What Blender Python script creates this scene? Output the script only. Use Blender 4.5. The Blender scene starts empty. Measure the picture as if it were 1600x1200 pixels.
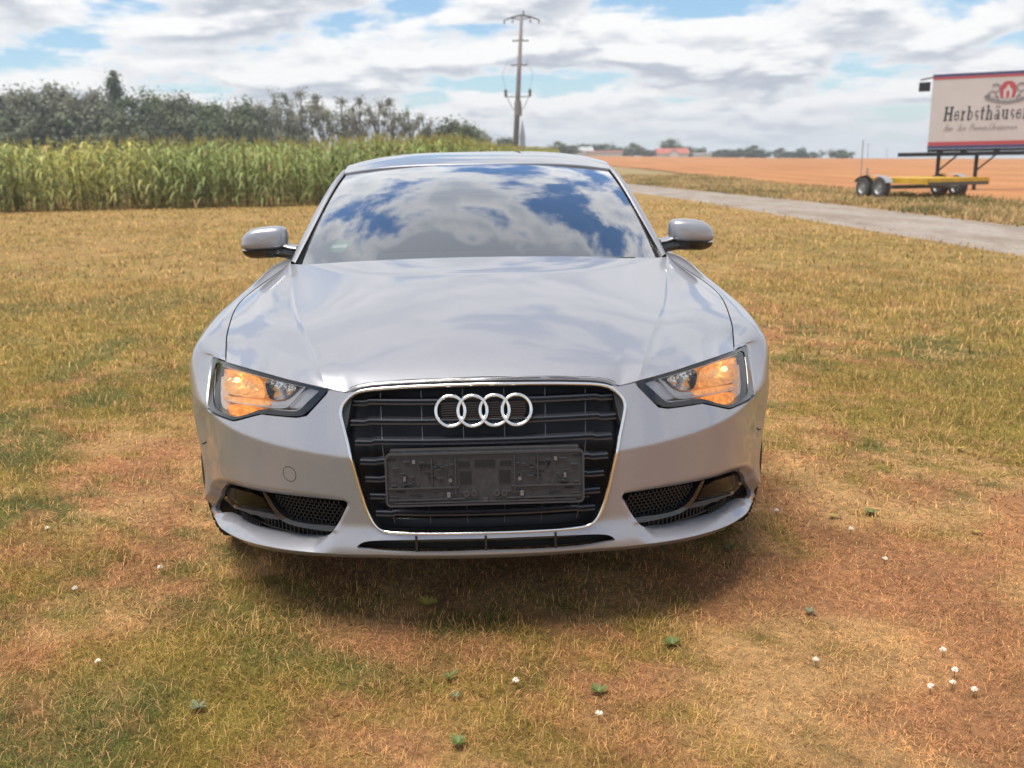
import bpy, bmesh, math, random
import numpy as np
from mathutils import Vector, Matrix
from mathutils.geometry import delaunay_2d_cdt

random.seed(7)
RNG = np.random.default_rng(7)
scene = bpy.context.scene
COL = scene.collection
R = math.radians

# ------------------------------------------------------------------ camera
F_PX, CAM_H, PITCH, ROLL = 1450.0, 1.29, 13.34, -0.909
cam_d = bpy.data.cameras.new('camera')
cam = bpy.data.objects.new('camera', cam_d)
COL.objects.link(cam)
_p, _r = R(PITCH), R(ROLL)
FWD = np.array([0, math.cos(_p), -math.sin(_p)])
_u0 = np.array([0, math.sin(_p), math.cos(_p)])
_r0 = np.array([1.0, 0, 0])
RGT = math.cos(_r) * _r0 + math.sin(_r) * _u0
UPV = -math.sin(_r) * _r0 + math.cos(_r) * _u0
cam.matrix_world = Matrix(((RGT[0], UPV[0], -FWD[0], 0), (RGT[1], UPV[1], -FWD[1], 0),
                           (RGT[2], UPV[2], -FWD[2], CAM_H), (0, 0, 0, 1)))
cam_d.sensor_width = 36
cam_d.lens = 36 * F_PX / 1600
cam_d.clip_start = 0.05
cam_d.clip_end = 6000
cam_d.dof.use_dof = True
cam_d.dof.focus_distance = 2.75
cam_d.dof.aperture_fstop = 4.0
scene.camera = cam

# ------------------------------------------------------------------ world, sun, exposure
SUN_EL, SUN_AZ = 73.0, 240.0           # azimuth clockwise from +Y: high, from the photographer's left
world = bpy.data.worlds.new('World')
scene.world = world
world.use_nodes = True
def build_world():
    nt = world.node_tree
    N, L = nt.nodes, nt.links
    N.clear()
    def new(t, **k):
        n = N.new(t)
        for a, b in k.items():
            setattr(n, a, b)
        return n
    def math_(op, a, b=None, c=None):
        n = new('ShaderNodeMath', operation=op)
        for i, v in enumerate((a, b, c)):
            if v is None:
                continue
            if isinstance(v, (int, float)):
                n.inputs[i].default_value = v
            else:
                L.new(v, n.inputs[i])
        return n.outputs[0]
    def rng(v, a, b, c=0.0, d=1.0, smooth=True):
        n = new('ShaderNodeMapRange', interpolation_type='SMOOTHSTEP' if smooth else 'LINEAR')
        L.new(v, n.inputs[0])
        for i, x in enumerate((a, b, c, d)):
            n.inputs[i + 1].default_value = x
        return n.outputs[0]
    def mix(f, a, b):
        n = new('ShaderNodeMix', data_type='RGBA')
        if isinstance(f, (int, float)):
            n.inputs[0].default_value = f
        else:
            L.new(f, n.inputs[0])
        for i, v in ((6, a), (7, b)):
            if isinstance(v, tuple):
                n.inputs[i].default_value = v
            else:
                L.new(v, n.inputs[i])
        return n.outputs[2]
    sky = new('ShaderNodeTexSky', sky_type='NISHITA', sun_disc=False)
    sky.sun_elevation = R(SUN_EL)
    sky.sun_rotation = R(SUN_AZ)
    sky.air_density = 1.1
    sky.dust_density = 0.25
    sky.ozone_density = 1.4
    tint = new('ShaderNodeMix', data_type='RGBA', blend_type='MULTIPLY')
    tint.inputs[0].default_value = 1.0
    L.new(sky.outputs[0], tint.inputs[6]); tint.inputs[7].default_value = (.80, .97, 1.10, 1)   # clear summer blue in the gaps
    tc = new('ShaderNodeTexCoord')
    sep = new('ShaderNodeSeparateXYZ')
    L.new(tc.outputs['Generated'], sep.inputs[0])
    x, y, z = sep.outputs
    zz = math_('MAXIMUM', z, 0.0)
    den = math_('ADD', zz, 0.20)
    def dens(k, det=9.0):
        # cloud field on a flat layer: direction projected to the layer, k < 1 samples a point nearer overhead
        dn = math_('DIVIDE', k, den)
        cx, cy = math_('MULTIPLY', x, dn), math_('MULTIPLY', y, dn)
        comb = new('ShaderNodeCombineXYZ')
        L.new(math_('MULTIPLY', cx, 1.0), comb.inputs[0])
        L.new(cy, comb.inputs[1])
        comb.inputs[2].default_value = 4.7
        n1 = new('ShaderNodeTexNoise', noise_dimensions='3D')
        n1.inputs['Scale'].default_value = CL_SCALE
        n1.inputs['Detail'].default_value = det
        n1.inputs['Roughness'].default_value = 0.55
        n1.inputs['Distortion'].default_value = 0.15
        L.new(comb.outputs[0], n1.inputs['Vector'])
        return n1.outputs['Fac']
    d0 = dens(1.0)
    d1 = dens(0.955, 6.0)
    hor = rng(zz, 0.0, 0.35, 0.05, 0.0)                    # fuller cover towards the horizon
    cov = math_('ADD', math_('ADD', d0, hor), rng(zz, 0.30, 0.80, 0.0, 0.05))
    mask = rng(cov, CL_LO, CL_HI)
    thick = rng(cov, CL_LO, CL_HI + 0.10)
    lit = rng(math_('SUBTRACT', d0, d1), -0.085, 0.085)       # tops that face the open sky are lit
    shade = math_('MULTIPLY', thick, math_('SUBTRACT', 1.0, math_('MULTIPLY', lit, 1.0)))
    shade = math_('ADD', shade, math_('MULTIPLY', thick, rng(zz, 0.25, 0.85, 0.0, 0.85)))   # overhead one looks at the bases
    shade = math_('MINIMUM', shade, 1.0)
    cloud = mix(shade, CL_WHITE, CL_GREY)
    skyc = mix(rng(zz, 0.0, 0.12, 0.25, 0.0), tint.outputs[2], CL_HAZE)
    col = mix(mask, skyc, cloud)
    col = mix(rng(zz, 0.0, 0.06, 0.75, 0.0), col, CL_HAZE)   # pale air low over the land
    bg = new('ShaderNodeBackground')
    bg.inputs['Strength'].default_value = 0.082
    L.new(col, bg.inputs['Color'])
    out = new('ShaderNodeOutputWorld')
    L.new(bg.outputs[0], out.inputs[0])
CL_SCALE, CL_LO, CL_HI = 2.3, 0.43, 0.52
CL_WHITE, CL_GREY, CL_HAZE = (7.9, 7.85, 7.8, 1), (3.9, 4.25, 4.9, 1), (5.9, 6.5, 7.1, 1)
build_world()
world.cycles.sampling_method = 'MANUAL'
world.cycles.sample_map_resolution = 512

sun_d = bpy.data.lights.new('sun', 'SUN')
sun_d.energy = 3.1
sun_d.angle = R(34)
sun_d.color = (1.0, 0.93, 0.82)
sun = bpy.data.objects.new('sun', sun_d)
COL.objects.link(sun)
_sd = Vector((math.sin(R(SUN_AZ)) * math.cos(R(SUN_EL)), math.cos(R(SUN_AZ)) * math.cos(R(SUN_EL)), math.sin(R(SUN_EL))))
sun.rotation_euler = _sd.to_track_quat('Z', 'Y').to_euler()

scene.view_settings.view_transform = 'Standard'
scene.view_settings.look = 'None'
scene.view_settings.exposure = 0.72
scene.view_settings.gamma = 1.0
scene.view_settings.use_curve_mapping = False
scene.cycles.max_bounces = 6
scene.cycles.diffuse_bounces = 3
scene.cycles.glossy_bounces = 4
scene.cycles.volume_bounces = 0
scene.cycles.transparent_max_bounces = 16
scene.cycles.use_denoising = True

# ------------------------------------------------------------------ helpers: materials
def P_(name, color=(.5, .5, .5), rough=.5, metal=0.0, coat=0.0, coat_rough=.03, ior=1.5, spec=.5, emit=None, emit_s=0.0, trans=0.0):
    m = bpy.data.materials.new(name)
    m.use_nodes = True
    b = m.node_tree.nodes['Principled BSDF']
    b.inputs['Base Color'].default_value = (*color, 1)
    b.inputs['Roughness'].default_value = rough
    b.inputs['Metallic'].default_value = metal
    b.inputs['Coat Weight'].default_value = coat
    b.inputs['Coat Roughness'].default_value = coat_rough
    b.inputs['IOR'].default_value = ior
    b.inputs['Specular IOR Level'].default_value = spec
    b.inputs['Transmission Weight'].default_value = trans
    if emit:
        b.inputs['Emission Color'].default_value = (*emit, 1)
        b.inputs['Emission Strength'].default_value = emit_s
    return m
def nodes(m):
    nt = m.node_tree
    return nt, nt.nodes, nt.links, nt.nodes['Principled BSDF']
def tex_noise(m, scale, detail=4, rough=.5, coord='Object', stretch=None):
    nt, N, L, b = nodes(m)
    tc = N.new('ShaderNodeTexCoord')
    n = N.new('ShaderNodeTexNoise')
    n.inputs['Scale'].default_value = scale
    n.inputs['Detail'].default_value = detail
    n.inputs['Roughness'].default_value = rough
    if stretch:
        mp = N.new('ShaderNodeMapping')
        mp.inputs['Scale'].default_value = stretch
        L.new(tc.outputs[coord], mp.inputs[0])
        L.new(mp.outputs[0], n.inputs['Vector'])
    else:
        L.new(tc.outputs[coord], n.inputs['Vector'])
    return n.outputs['Fac']
def ramp(m, fac, stops):
    nt, N, L, b = nodes(m)
    r = N.new('ShaderNodeValToRGB')
    e = r.color_ramp.elements
    while len(e) < len(stops):
        e.new(.5)
    for i, (p, c) in enumerate(stops):
        e[i].position = p
        e[i].color = (*c, 1) if len(c) == 3 else c
    L.new(fac, r.inputs[0])
    return r.outputs[0]
def to_base(m, out):
    nt, N, L, b = nodes(m)
    L.new(out, b.inputs['Base Color'])
def bump(m, fac, strength=.2, dist=.01):
    nt, N, L, b = nodes(m)
    bp = N.new('ShaderNodeBump')
    bp.inputs['Strength'].default_value = strength
    bp.inputs['Distance'].default_value = dist
    L.new(fac, bp.inputs['Height'])
    L.new(bp.outputs[0], b.inputs['Normal'])

# ------------------------------------------------------------------ helpers: objects
def tag(o, label=None, cat=None, group=None, kind=None):
    if label: o['label'] = label
    if cat: o['category'] = cat
    if group: o['group'] = group
    if kind: o['kind'] = kind
    return o
def empty(name, loc=(0, 0, 0), rz=0, parent=None):
    o = bpy.data.objects.new(name, None)
    o.empty_display_size = .1
    COL.objects.link(o)
    o.location = loc
    o.rotation_euler = (0, 0, rz)
    if parent: o.parent = parent
    return o
def mesh(name, V, Fc, mat, parent=None, smooth=True, loc=None):
    me = bpy.data.meshes.new(name)
    V = np.asarray(V, float)
    me.from_pydata(V.tolist(), [], [tuple(int(i) for i in f) for f in Fc])
    me.update()
    if smooth:
        me.polygons.foreach_set('use_smooth', np.ones(len(me.polygons), bool))
    if mat: me.materials.append(mat)
    o = bpy.data.objects.new(name, me)
    COL.objects.link(o)
    if parent: o.parent = parent
    if loc is not None: o.location = loc
    return o
def sharp(o, deg=35):
    me = o.data
    bm = bmesh.new(); bm.from_mesh(me)
    for e in bm.edges:
        if len(e.link_faces) == 2 and e.calc_face_angle(0) > R(deg):
            e.smooth = False
    bm.to_mesh(me); bm.free()
    return o
class MB:
    """collects shapes for one mesh"""
    def __init__(s): s.V = []; s.F = []
    def add(s, V, Fc):
        n = len(s.V); s.V += [tuple(v) for v in V]; s.F += [tuple(i + n for i in f) for f in Fc]; return s
    def box(s, c, d, rot=None):
        hx, hy, hz = d[0] / 2, d[1] / 2, d[2] / 2
        V = [Vector((x, y, z)) for x in (-hx, hx) for y in (-hy, hy) for z in (-hz, hz)]
        if rot: V = [rot @ v for v in V]
        V = [v + Vector(c) for v in V]
        return s.add(V, [(0, 1, 3, 2), (4, 6, 7, 5), (0, 4, 5, 1), (2, 3, 7, 6), (0, 2, 6, 4), (1, 5, 7, 3)])
    def tube(s, pts, r, n=8, caps=True):
        pts = [Vector(p) for p in pts]
        rs = r if isinstance(r, (list, tuple)) else [r] * len(pts)
        V = []; Fc = []
        for i, p in enumerate(pts):
            t = (pts[min(i + 1, len(pts) - 1)] - pts[max(i - 1, 0)]).normalized()
            a = t.orthogonal().normalized() if i == 0 else (a - t * a.dot(t)).normalized()
            b = t.cross(a)
            for k in range(n):
                w = 2 * math.pi * k / n
                V.append(p + (a * math.cos(w) + b * math.sin(w)) * rs[i])
        for i in range(len(pts) - 1):
            for k in range(n):
                k2 = (k + 1) % n
                Fc.append((i * n + k, i * n + k2, (i + 1) * n + k2, (i + 1) * n + k))
        if caps:
            Fc.append(tuple(range(n))[::-1]); Fc.append(tuple((len(pts) - 1) * n + k for k in range(n)))
        return s.add(V, Fc)
    def lathe(s, prof, axis='x', n=32, c=(0, 0, 0), closed=False):
        V = []; Fc = []; m = len(prof)
        for k in range(n):
            w = 2 * math.pi * k / n
            for (a, r) in prof:
                q = {'x': (a, r * math.cos(w), r * math.sin(w)), 'y': (r * math.cos(w), a, r * math.sin(w)), 'z': (r * math.cos(w), r * math.sin(w), a)}[axis]
                V.append((q[0] + c[0], q[1] + c[1], q[2] + c[2]))
        for k in range(n):
            k2 = (k + 1) % n
            for j in range(m if closed else m - 1):
                j2 = (j + 1) % m
                Fc.append((k * m + j, k * m + j2, k2 * m + j2, k2 * m + j))
        return s.add(V, Fc)
    def prism(s, poly, y0, y1):
        """poly in x,z extruded along y"""
        n = len(poly)
        V = [(x, y0, z) for x, z in poly] + [(x, y1, z) for x, z in poly]
        Fc = [tuple(range(n)), tuple(range(2 * n - 1, n - 1, -1))] + [(i, i + n, (i + 1) % n + n, (i + 1) % n) for i in range(n)]
        return s.add(V, Fc)
    def build(s, name, mat, parent=None, smooth=False, ang=None):
        o = mesh(name, s.V, s.F, mat, parent, smooth)
        bm = bmesh.new(); bm.from_mesh(o.data)
        bmesh.ops.recalc_face_normals(bm, faces=bm.faces)
        bm.to_mesh(o.data); bm.free()
        if ang: sharp(o, ang)
        return o
def grid_faces(nu, nv, flip=False):
    f = []
    for i in range(nu - 1):
        for j in range(nv - 1):
            q = (i * nv + j, i * nv + j + 1, (i + 1) * nv + j + 1, (i + 1) * nv + j)
            f.append(q[::-1] if flip else q)
    return f
class Spl:
    """natural cubic spline through (t, values); beyond the ends it goes on straight"""
    def __init__(s, t, v):
        t = np.asarray(t, float); v = np.asarray(v, float)
        n = len(t); h = np.diff(t)
        A = np.zeros((n, n)); B = np.zeros((n,) + v.shape[1:])
        A[0, 0] = A[-1, -1] = 1
        for i in range(1, n - 1):
            A[i, i - 1] = h[i - 1]; A[i, i] = 2 * (h[i - 1] + h[i]); A[i, i + 1] = h[i]
            B[i] = 6 * ((v[i + 1] - v[i]) / h[i] - (v[i] - v[i - 1]) / h[i - 1])
        s.t, s.v, s.h, s.M = t, v, h, np.linalg.solve(A, B)
    def __call__(s, x):
        x = np.asarray(x, float)
        i = np.clip(np.searchsorted(s.t, x) - 1, 0, len(s.h) - 1)
        h = s.h[i]; xc = np.clip(x, s.t[0], s.t[-1])
        a = (s.t[i + 1] - xc); b = (xc - s.t[i])
        sh = (slice(None),) * x.ndim + (None,) * (s.v.ndim - 1)
        h_, a_, b_ = (q[sh] if s.v.ndim > 1 else q for q in (h, a, b))
        y = s.M[i] * a_**3 / (6 * h_) + s.M[i + 1] * b_**3 / (6 * h_) + (s.v[i] / h_ - s.M[i] * h_ / 6) * a_ + (s.v[i + 1] / h_ - s.M[i + 1] * h_ / 6) * b_
        sl0 = (s.v[1] - s.v[0]) / s.h[0] - s.h[0] * s.M[1] / 6
        sl1 = (s.v[-1] - s.v[-2]) / s.h[-1] + s.h[-1] * s.M[-2] / 6
        ex0 = np.minimum(x - s.t[0], 0)[sh] if s.v.ndim > 1 else np.minimum(x - s.t[0], 0)
        ex1 = np.maximum(x - s.t[-1], 0)[sh] if s.v.ndim > 1 else np.maximum(x - s.t[-1], 0)
        return y + ex0 * sl0 + ex1 * sl1
def lin(x, t, v): return np.interp(x, t, v)
def sstep(x, a, b):
    t = np.clip((np.asarray(x, float) - a) / (b - a), 0, 1)
    return t * t * (3 - 2 * t)
def chaikin(p, it=2, closed=True):
    p = np.asarray(p, float)
    for _ in range(it):
        if closed:
            q = np.roll(p, -1, 0)
            p = np.stack([.75 * p + .25 * q, .25 * p + .75 * q], 1).reshape(-1, p.shape[1])
        else:
            a, b = p[:-1], p[1:]
            p = np.vstack([p[:1], np.stack([.75 * a + .25 * b, .25 * a + .75 * b], 1).reshape(-1, p.shape[1]), p[-1:]])
    return p
def resample(p, step, closed=True):
    p = np.asarray(p, float)
    if closed: p = np.vstack([p, p[:1]])
    s = np.r_[0, np.cumsum(np.linalg.norm(np.diff(p, axis=0), axis=1))]
    n = max(3, int(round(s[-1] / step)))
    t = np.linspace(0, s[-1], n + 1)
    q = np.stack([np.interp(t, s, p[:, k]) for k in range(p.shape[1])], 1)
    return q[:-1] if closed else q
def inside(pts, poly):
    x, y = pts[:, 0], pts[:, 1]
    r = np.zeros(len(pts), bool)
    a = poly; b = np.roll(poly, -1, 0)
    for (x0, y0), (x1, y1) in zip(a, b):
        if y0 == y1: continue
        c = ((y0 > y) != (y1 > y))
        r ^= c & (x < (x1 - x0) * (y - y0) / (y1 - y0) + x0)
    return r
def poly_dist(pts, poly, attr=None, closed=True):
    """distance of points to a polyline, with an attribute interpolated from its vertices"""
    best = np.full(len(pts), 1e9); out = None
    if attr is not None:
        attr = np.asarray(attr, float); out = np.zeros((len(pts), attr.shape[1]))
    n = len(poly)
    for i in range(n if closed else n - 1):
        a = poly[i]; b = poly[(i + 1) % n]
        ab = b - a; l2 = ab @ ab
        if l2 < 1e-14: continue
        t = np.clip(((pts - a) @ ab) / l2, 0, 1)
        d = np.linalg.norm(pts - (a + t[:, None] * ab), axis=1)
        m = d < best
        best[m] = d[m]
        if out is not None: out[m] = attr[i] * (1 - t[m, None]) + attr[(i + 1) % n] * t[m, None]
    return (best, out) if out is not None else best
def cdt(outer, holes, step, extra=None):
    """triangulate a panel outline with holes in its 2-D parameter space; returns points and triangles"""
    loops = [np.asarray(outer)] + [np.asarray(h) for h in holes]
    lo, hi = loops[0].min(0), loops[0].max(0)
    gx = np.arange(lo[0], hi[0] + step, step); gy = np.arange(lo[1], hi[1] + step, step * .866)
    X, Y = np.meshgrid(gx, gy)
    X = X + (np.arange(len(gy)) % 2)[:, None] * step * .5
    pts = np.stack([X.ravel(), Y.ravel()], 1)
    k = inside(pts, loops[0])
    for h in loops[1:]: k &= ~inside(pts, h)
    pts = pts[k]
    for l in loops:
        pts = pts[poly_dist(pts, l) > step * .55]
    if extra is not None:                                  # rows of points laid along a crisp edge
        k = inside(extra, loops[0])
        for h in loops[1:]: k &= ~inside(extra, h)
        extra = extra[k]
        for l in loops: extra = extra[poly_dist(extra, l) > .0025]
        keep = np.ones(len(pts), bool)
        for i in range(0, len(pts), 400):
            q = pts[i:i + 400]; keep[i:i + 400] = np.min(np.abs(q[:, None, 0] - extra[None, :, 0]) + np.abs(q[:, None, 1] - extra[None, :, 1]), 1) > .004
        pts = np.vstack([pts[keep], extra])
    V = [Vector((float(a), float(b))) for a, b in np.vstack(loops + [pts])]
    E = []; n = 0
    for l in loops:
        E += [(n + i, n + (i + 1) % len(l)) for i in range(len(l))]; n += len(l)
    v, e, f, *_ = delaunay_2d_cdt(V, E, [], 0, 1e-7)
    v = np.array([[a.x, a.y] for a in v]); f = np.array([list(t) for t in f if len(t) == 3])
    c = v[f].mean(1)
    k = inside(c, loops[0])
    for h in loops[1:]: k &= ~inside(c, h)
    return v, f[k]
def with_return(V, T, vec, n_min=3):
    """adds a turned-in flange along the open edges of a panel: vec is a per-vertex offset"""
    T = np.asarray(T)
    E = np.vstack([T[:, [0, 1]], T[:, [1, 2]], T[:, [2, 0]]])
    key = {}
    for a, b in E: key[(a, b)] = 1
    bnd = [(a, b) for a, b in key if (b, a) not in key]
    ids = {}; V2 = list(map(tuple, V)); F2 = [tuple(t) for t in T]
    for a, b in bnd:
        for q in (a, b):
            if q not in ids:
                ids[q] = len(V2); V2.append(tuple(np.asarray(V[q]) + vec[q]))
        F2.append((b, a, ids[a], ids[b]))
    return V2, F2
def sweep(path, nrm, prof, closed=True):
    """profile (side, out) swept along a 3-D path with surface normals"""
    path = np.asarray(path); nrm = np.asarray(nrm); n = len(path); m = len(prof)
    V = []
    for i in range(n):
        if closed: t = path[(i + 1) % n] - path[i - 1]
        else: t = path[min(i + 1, n - 1)] - path[max(i - 1, 0)]
        t = t / np.linalg.norm(t)
        nn = nrm[i] - t * (nrm[i] @ t); nn /= np.linalg.norm(nn)
        b = np.cross(t, nn)
        for (a, c) in prof: V.append(path[i] + b * a + nn * c)
    Fc = []
    for i in range(n if closed else n - 1):
        i2 = (i + 1) % n
        for j in range(m):
            j2 = (j + 1) % m
            Fc.append((i * m + j, i * m + j2, i2 * m + j2, i2 * m + j))
    if not closed:
        Fc.append(tuple(range(m))[::-1]); Fc.append(tuple((n - 1) * m + j for j in range(m)))
    return V, Fc

CAR_LOC, CAR_YAW = (-0.0755, 2.346, 0.0), R(1.871)
M = {}
M['lampgrey'] = P_('mid_grey', (.42, .41, .42), .35, .4)


# ================================================================== THE PLACE
def rise(y): return np.clip((np.asarray(y, float) - 45) / 305, 0, 1)**1.2
def terrain(x, y):
    return rise(y) * np.clip(3.9 - .0275 * (np.asarray(x, float) - 24), -6, 4.0)
class VNoise:
    """smooth value noise on a wrapped lattice"""
    def __init__(s, seed): s.g = np.random.default_rng(seed).random((256, 256))
    def one(s, x, y):
        xi = np.floor(x).astype(int); yi = np.floor(y).astype(int); fx = x - xi; fy = y - yi
        fx = fx * fx * (3 - 2 * fx); fy = fy * fy * (3 - 2 * fy); g = s.g
        a = g[xi & 255, yi & 255]; b = g[(xi + 1) & 255, yi & 255]; c = g[xi & 255, (yi + 1) & 255]; d = g[(xi + 1) & 255, (yi + 1) & 255]
        return (a * (1 - fx) + b * fx) * (1 - fy) + (c * (1 - fx) + d * fx) * fy
    def __call__(s, x, y, sc, oct=4, gain=.5):
        v = 0; a = 1; t = 0
        for k in range(oct):
            v = v + a * s.one(x * sc + 17.3 * k, y * sc + 9.1 * k); t += a; a *= gain; sc *= 2.03
        return v / t
N1, N2, N3, N4 = VNoise(1), VNoise(2), VNoise(3), VNoise(4)
def mesh_np(name, V, T, mat, col=None, smooth=False, parent=None):
    me = bpy.data.meshes.new(name)
    V = np.ascontiguousarray(V, np.float32); T = np.ascontiguousarray(T, np.int32)
    me.vertices.add(len(V)); me.vertices.foreach_set('co', V.ravel())
    me.loops.add(T.size); me.loops.foreach_set('vertex_index', T.ravel())
    me.polygons.add(len(T))
    k = T.shape[1]
    me.polygons.foreach_set('loop_start', np.arange(0, T.size, k, dtype=np.int32))
    me.polygons.foreach_set('loop_total', np.full(len(T), k, np.int32))
    if smooth: me.polygons.foreach_set('use_smooth', np.ones(len(T), bool))
    me.update(calc_edges=True)
    if col is not None:
        a = me.color_attributes.new('Col', 'FLOAT_COLOR', 'POINT')
        a.data.foreach_set('color', np.ascontiguousarray(np.c_[col, np.ones(len(col))], np.float32).ravel())
    if mat: me.materials.append(mat)
    o = bpy.data.objects.new(name, me); COL.objects.link(o)
    if parent: o.parent = parent
    return o
def attr_mat(name, rough=.8, transl=0.0, vary=None, spec=.3):
    """material that takes its colour from the mesh's own colour attribute"""
    m = P_(name, (.5, .5, .5), rough, spec=spec)
    nt, N, L, b = nodes(m)
    a = N.new('ShaderNodeAttribute'); a.attribute_name = 'Col'
    out = a.outputs['Color']
    if vary:
        f = tex_noise(m, vary[0], 5, .65)
        mr = N.new('ShaderNodeMapRange'); mr.inputs[1].default_value = .3; mr.inputs[2].default_value = .7
        mr.inputs[3].default_value = vary[1]; mr.inputs[4].default_value = vary[2]; L.new(f, mr.inputs[0])
        mx = N.new('ShaderNodeVectorMath'); mx.operation = 'SCALE'
        L.new(out, mx.inputs[0]); L.new(mr.outputs[0], mx.inputs['Scale']); out = mx.outputs[0]
    L.new(out, b.inputs['Base Color'])
    if transl:
        t = N.new('ShaderNodeBsdfTranslucent'); L.new(out, t.inputs[0])
        mx = N.new('ShaderNodeMixShader'); mx.inputs[0].default_value = transl
        o = [n for n in N if n.type == 'OUTPUT_MATERIAL'][0]
        L.new(b.outputs[0], mx.inputs[1]); L.new(t.outputs[0], mx.inputs[2]); L.new(mx.outputs[0], o.inputs[0])
    return m

# ---- lawn colours: dry straw, brown thatch and green patches
GREEN = [(3.2, 4.3, 1.2, .45), (-5.5, 9.5, 2.5, .4), (5, 12, 2.5, .4), (-4.2, 5.6, 1.3, .45), (-2.6, 3.4, .8, .4), (-2.3, 2.6, .9, .5), (-.75, 2.15, .40, .5), (-1.1, 1.65, .5, .55), (-3.2, 4.2, 1.2, .5), (2.2, 4.4, 1.0, .45), (3.6, 6.0, 1.6, .4), (.55, 1.72, .25, .35), (-1.9, 1.8, .4, .45), (1.8, 2.5, .28, .45), (-.15, 2.05, .22, .3), (-4.5, 7.5, 2.2, .3), (1.25, 2.0, .2, .35), (4.5, 9, 2, .3)]
BROWN = [(.9, 1.75, .55, .5), (-.3, 1.75, .45, .4), (1.7, 1.8, .6, .5), (-1.6, 2.15, .35, .35), (1.9, 3.0, .5, .35), (2.8, 3.0, .6, .3), (-2.2, 1.9, .3, .3)]
def lawn_green(x, y):
    g = .46 * N1(x, y, .55, 4) + .28 * N2(x, y, 2.6, 3) + .26 * N4(x, y, 8.5, 3)
    for (a, b, r, w) in GREEN: g = g + .42 * w * np.exp(-((x - a)**2 + (y - b)**2) / r**2)
    for (a, b, r, w) in BROWN: g = g - .34 * w * np.exp(-((x - a)**2 + (y - b)**2) / r**2)
    g = g - .035 * np.tanh(x / 3) + .05 * sstep(y, 5, 14)
    return g
PAL = {k: np.array(v) for k, v in dict(straw=(.76, .455, .195), tan=(.62, .300, .135), brown=(.17, .085, .038), olive=(.38, .285, .060), green=(.20, .205, .05), yellow=(.42, .28, .05)).items()}
def lawn_col(x, y, rnd):
    g = lawn_green(x, y) + (rnd - .5) * .24
    w = (sstep(g, .49, .67) * (1 - .35 * sstep(y, 5, 13)))[:, None]
    d = N3(x, y, 3.1, 3)[:, None]
    dry = PAL['tan'] * (1 - sstep(d, .35, .6)) + PAL['straw'] * sstep(d, .35, .6)
    q = sstep(N4(x, y, 1.7, 3), .45, .65)[:, None]
    grn = PAL['olive'] * (1 - q) + PAL['green'] * q
    c = dry * (1 - w) + grn * w
    f = (.55 * sstep(y, 4, 13))[:, None]
    return c * (1 - f) + np.array([.42, .31, .088]) * (.85 + .3 * d) * f
def strip_grid(xs_fn, ys, nx, dz, up=0.0):
    """a sheet between two edges that run away from the camera"""
    V = []
    for y in ys:
        a, b = xs_fn(y); x = np.linspace(a, b, nx); V.append(np.stack([x, np.full(nx, y), terrain(x, y) + dz], 1))
    return np.vstack(V), np.array(grid_faces(len(ys), nx, True))
far = np.r_[np.linspace(45, 360, 60), [450, 600, 800, 1000]]
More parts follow.
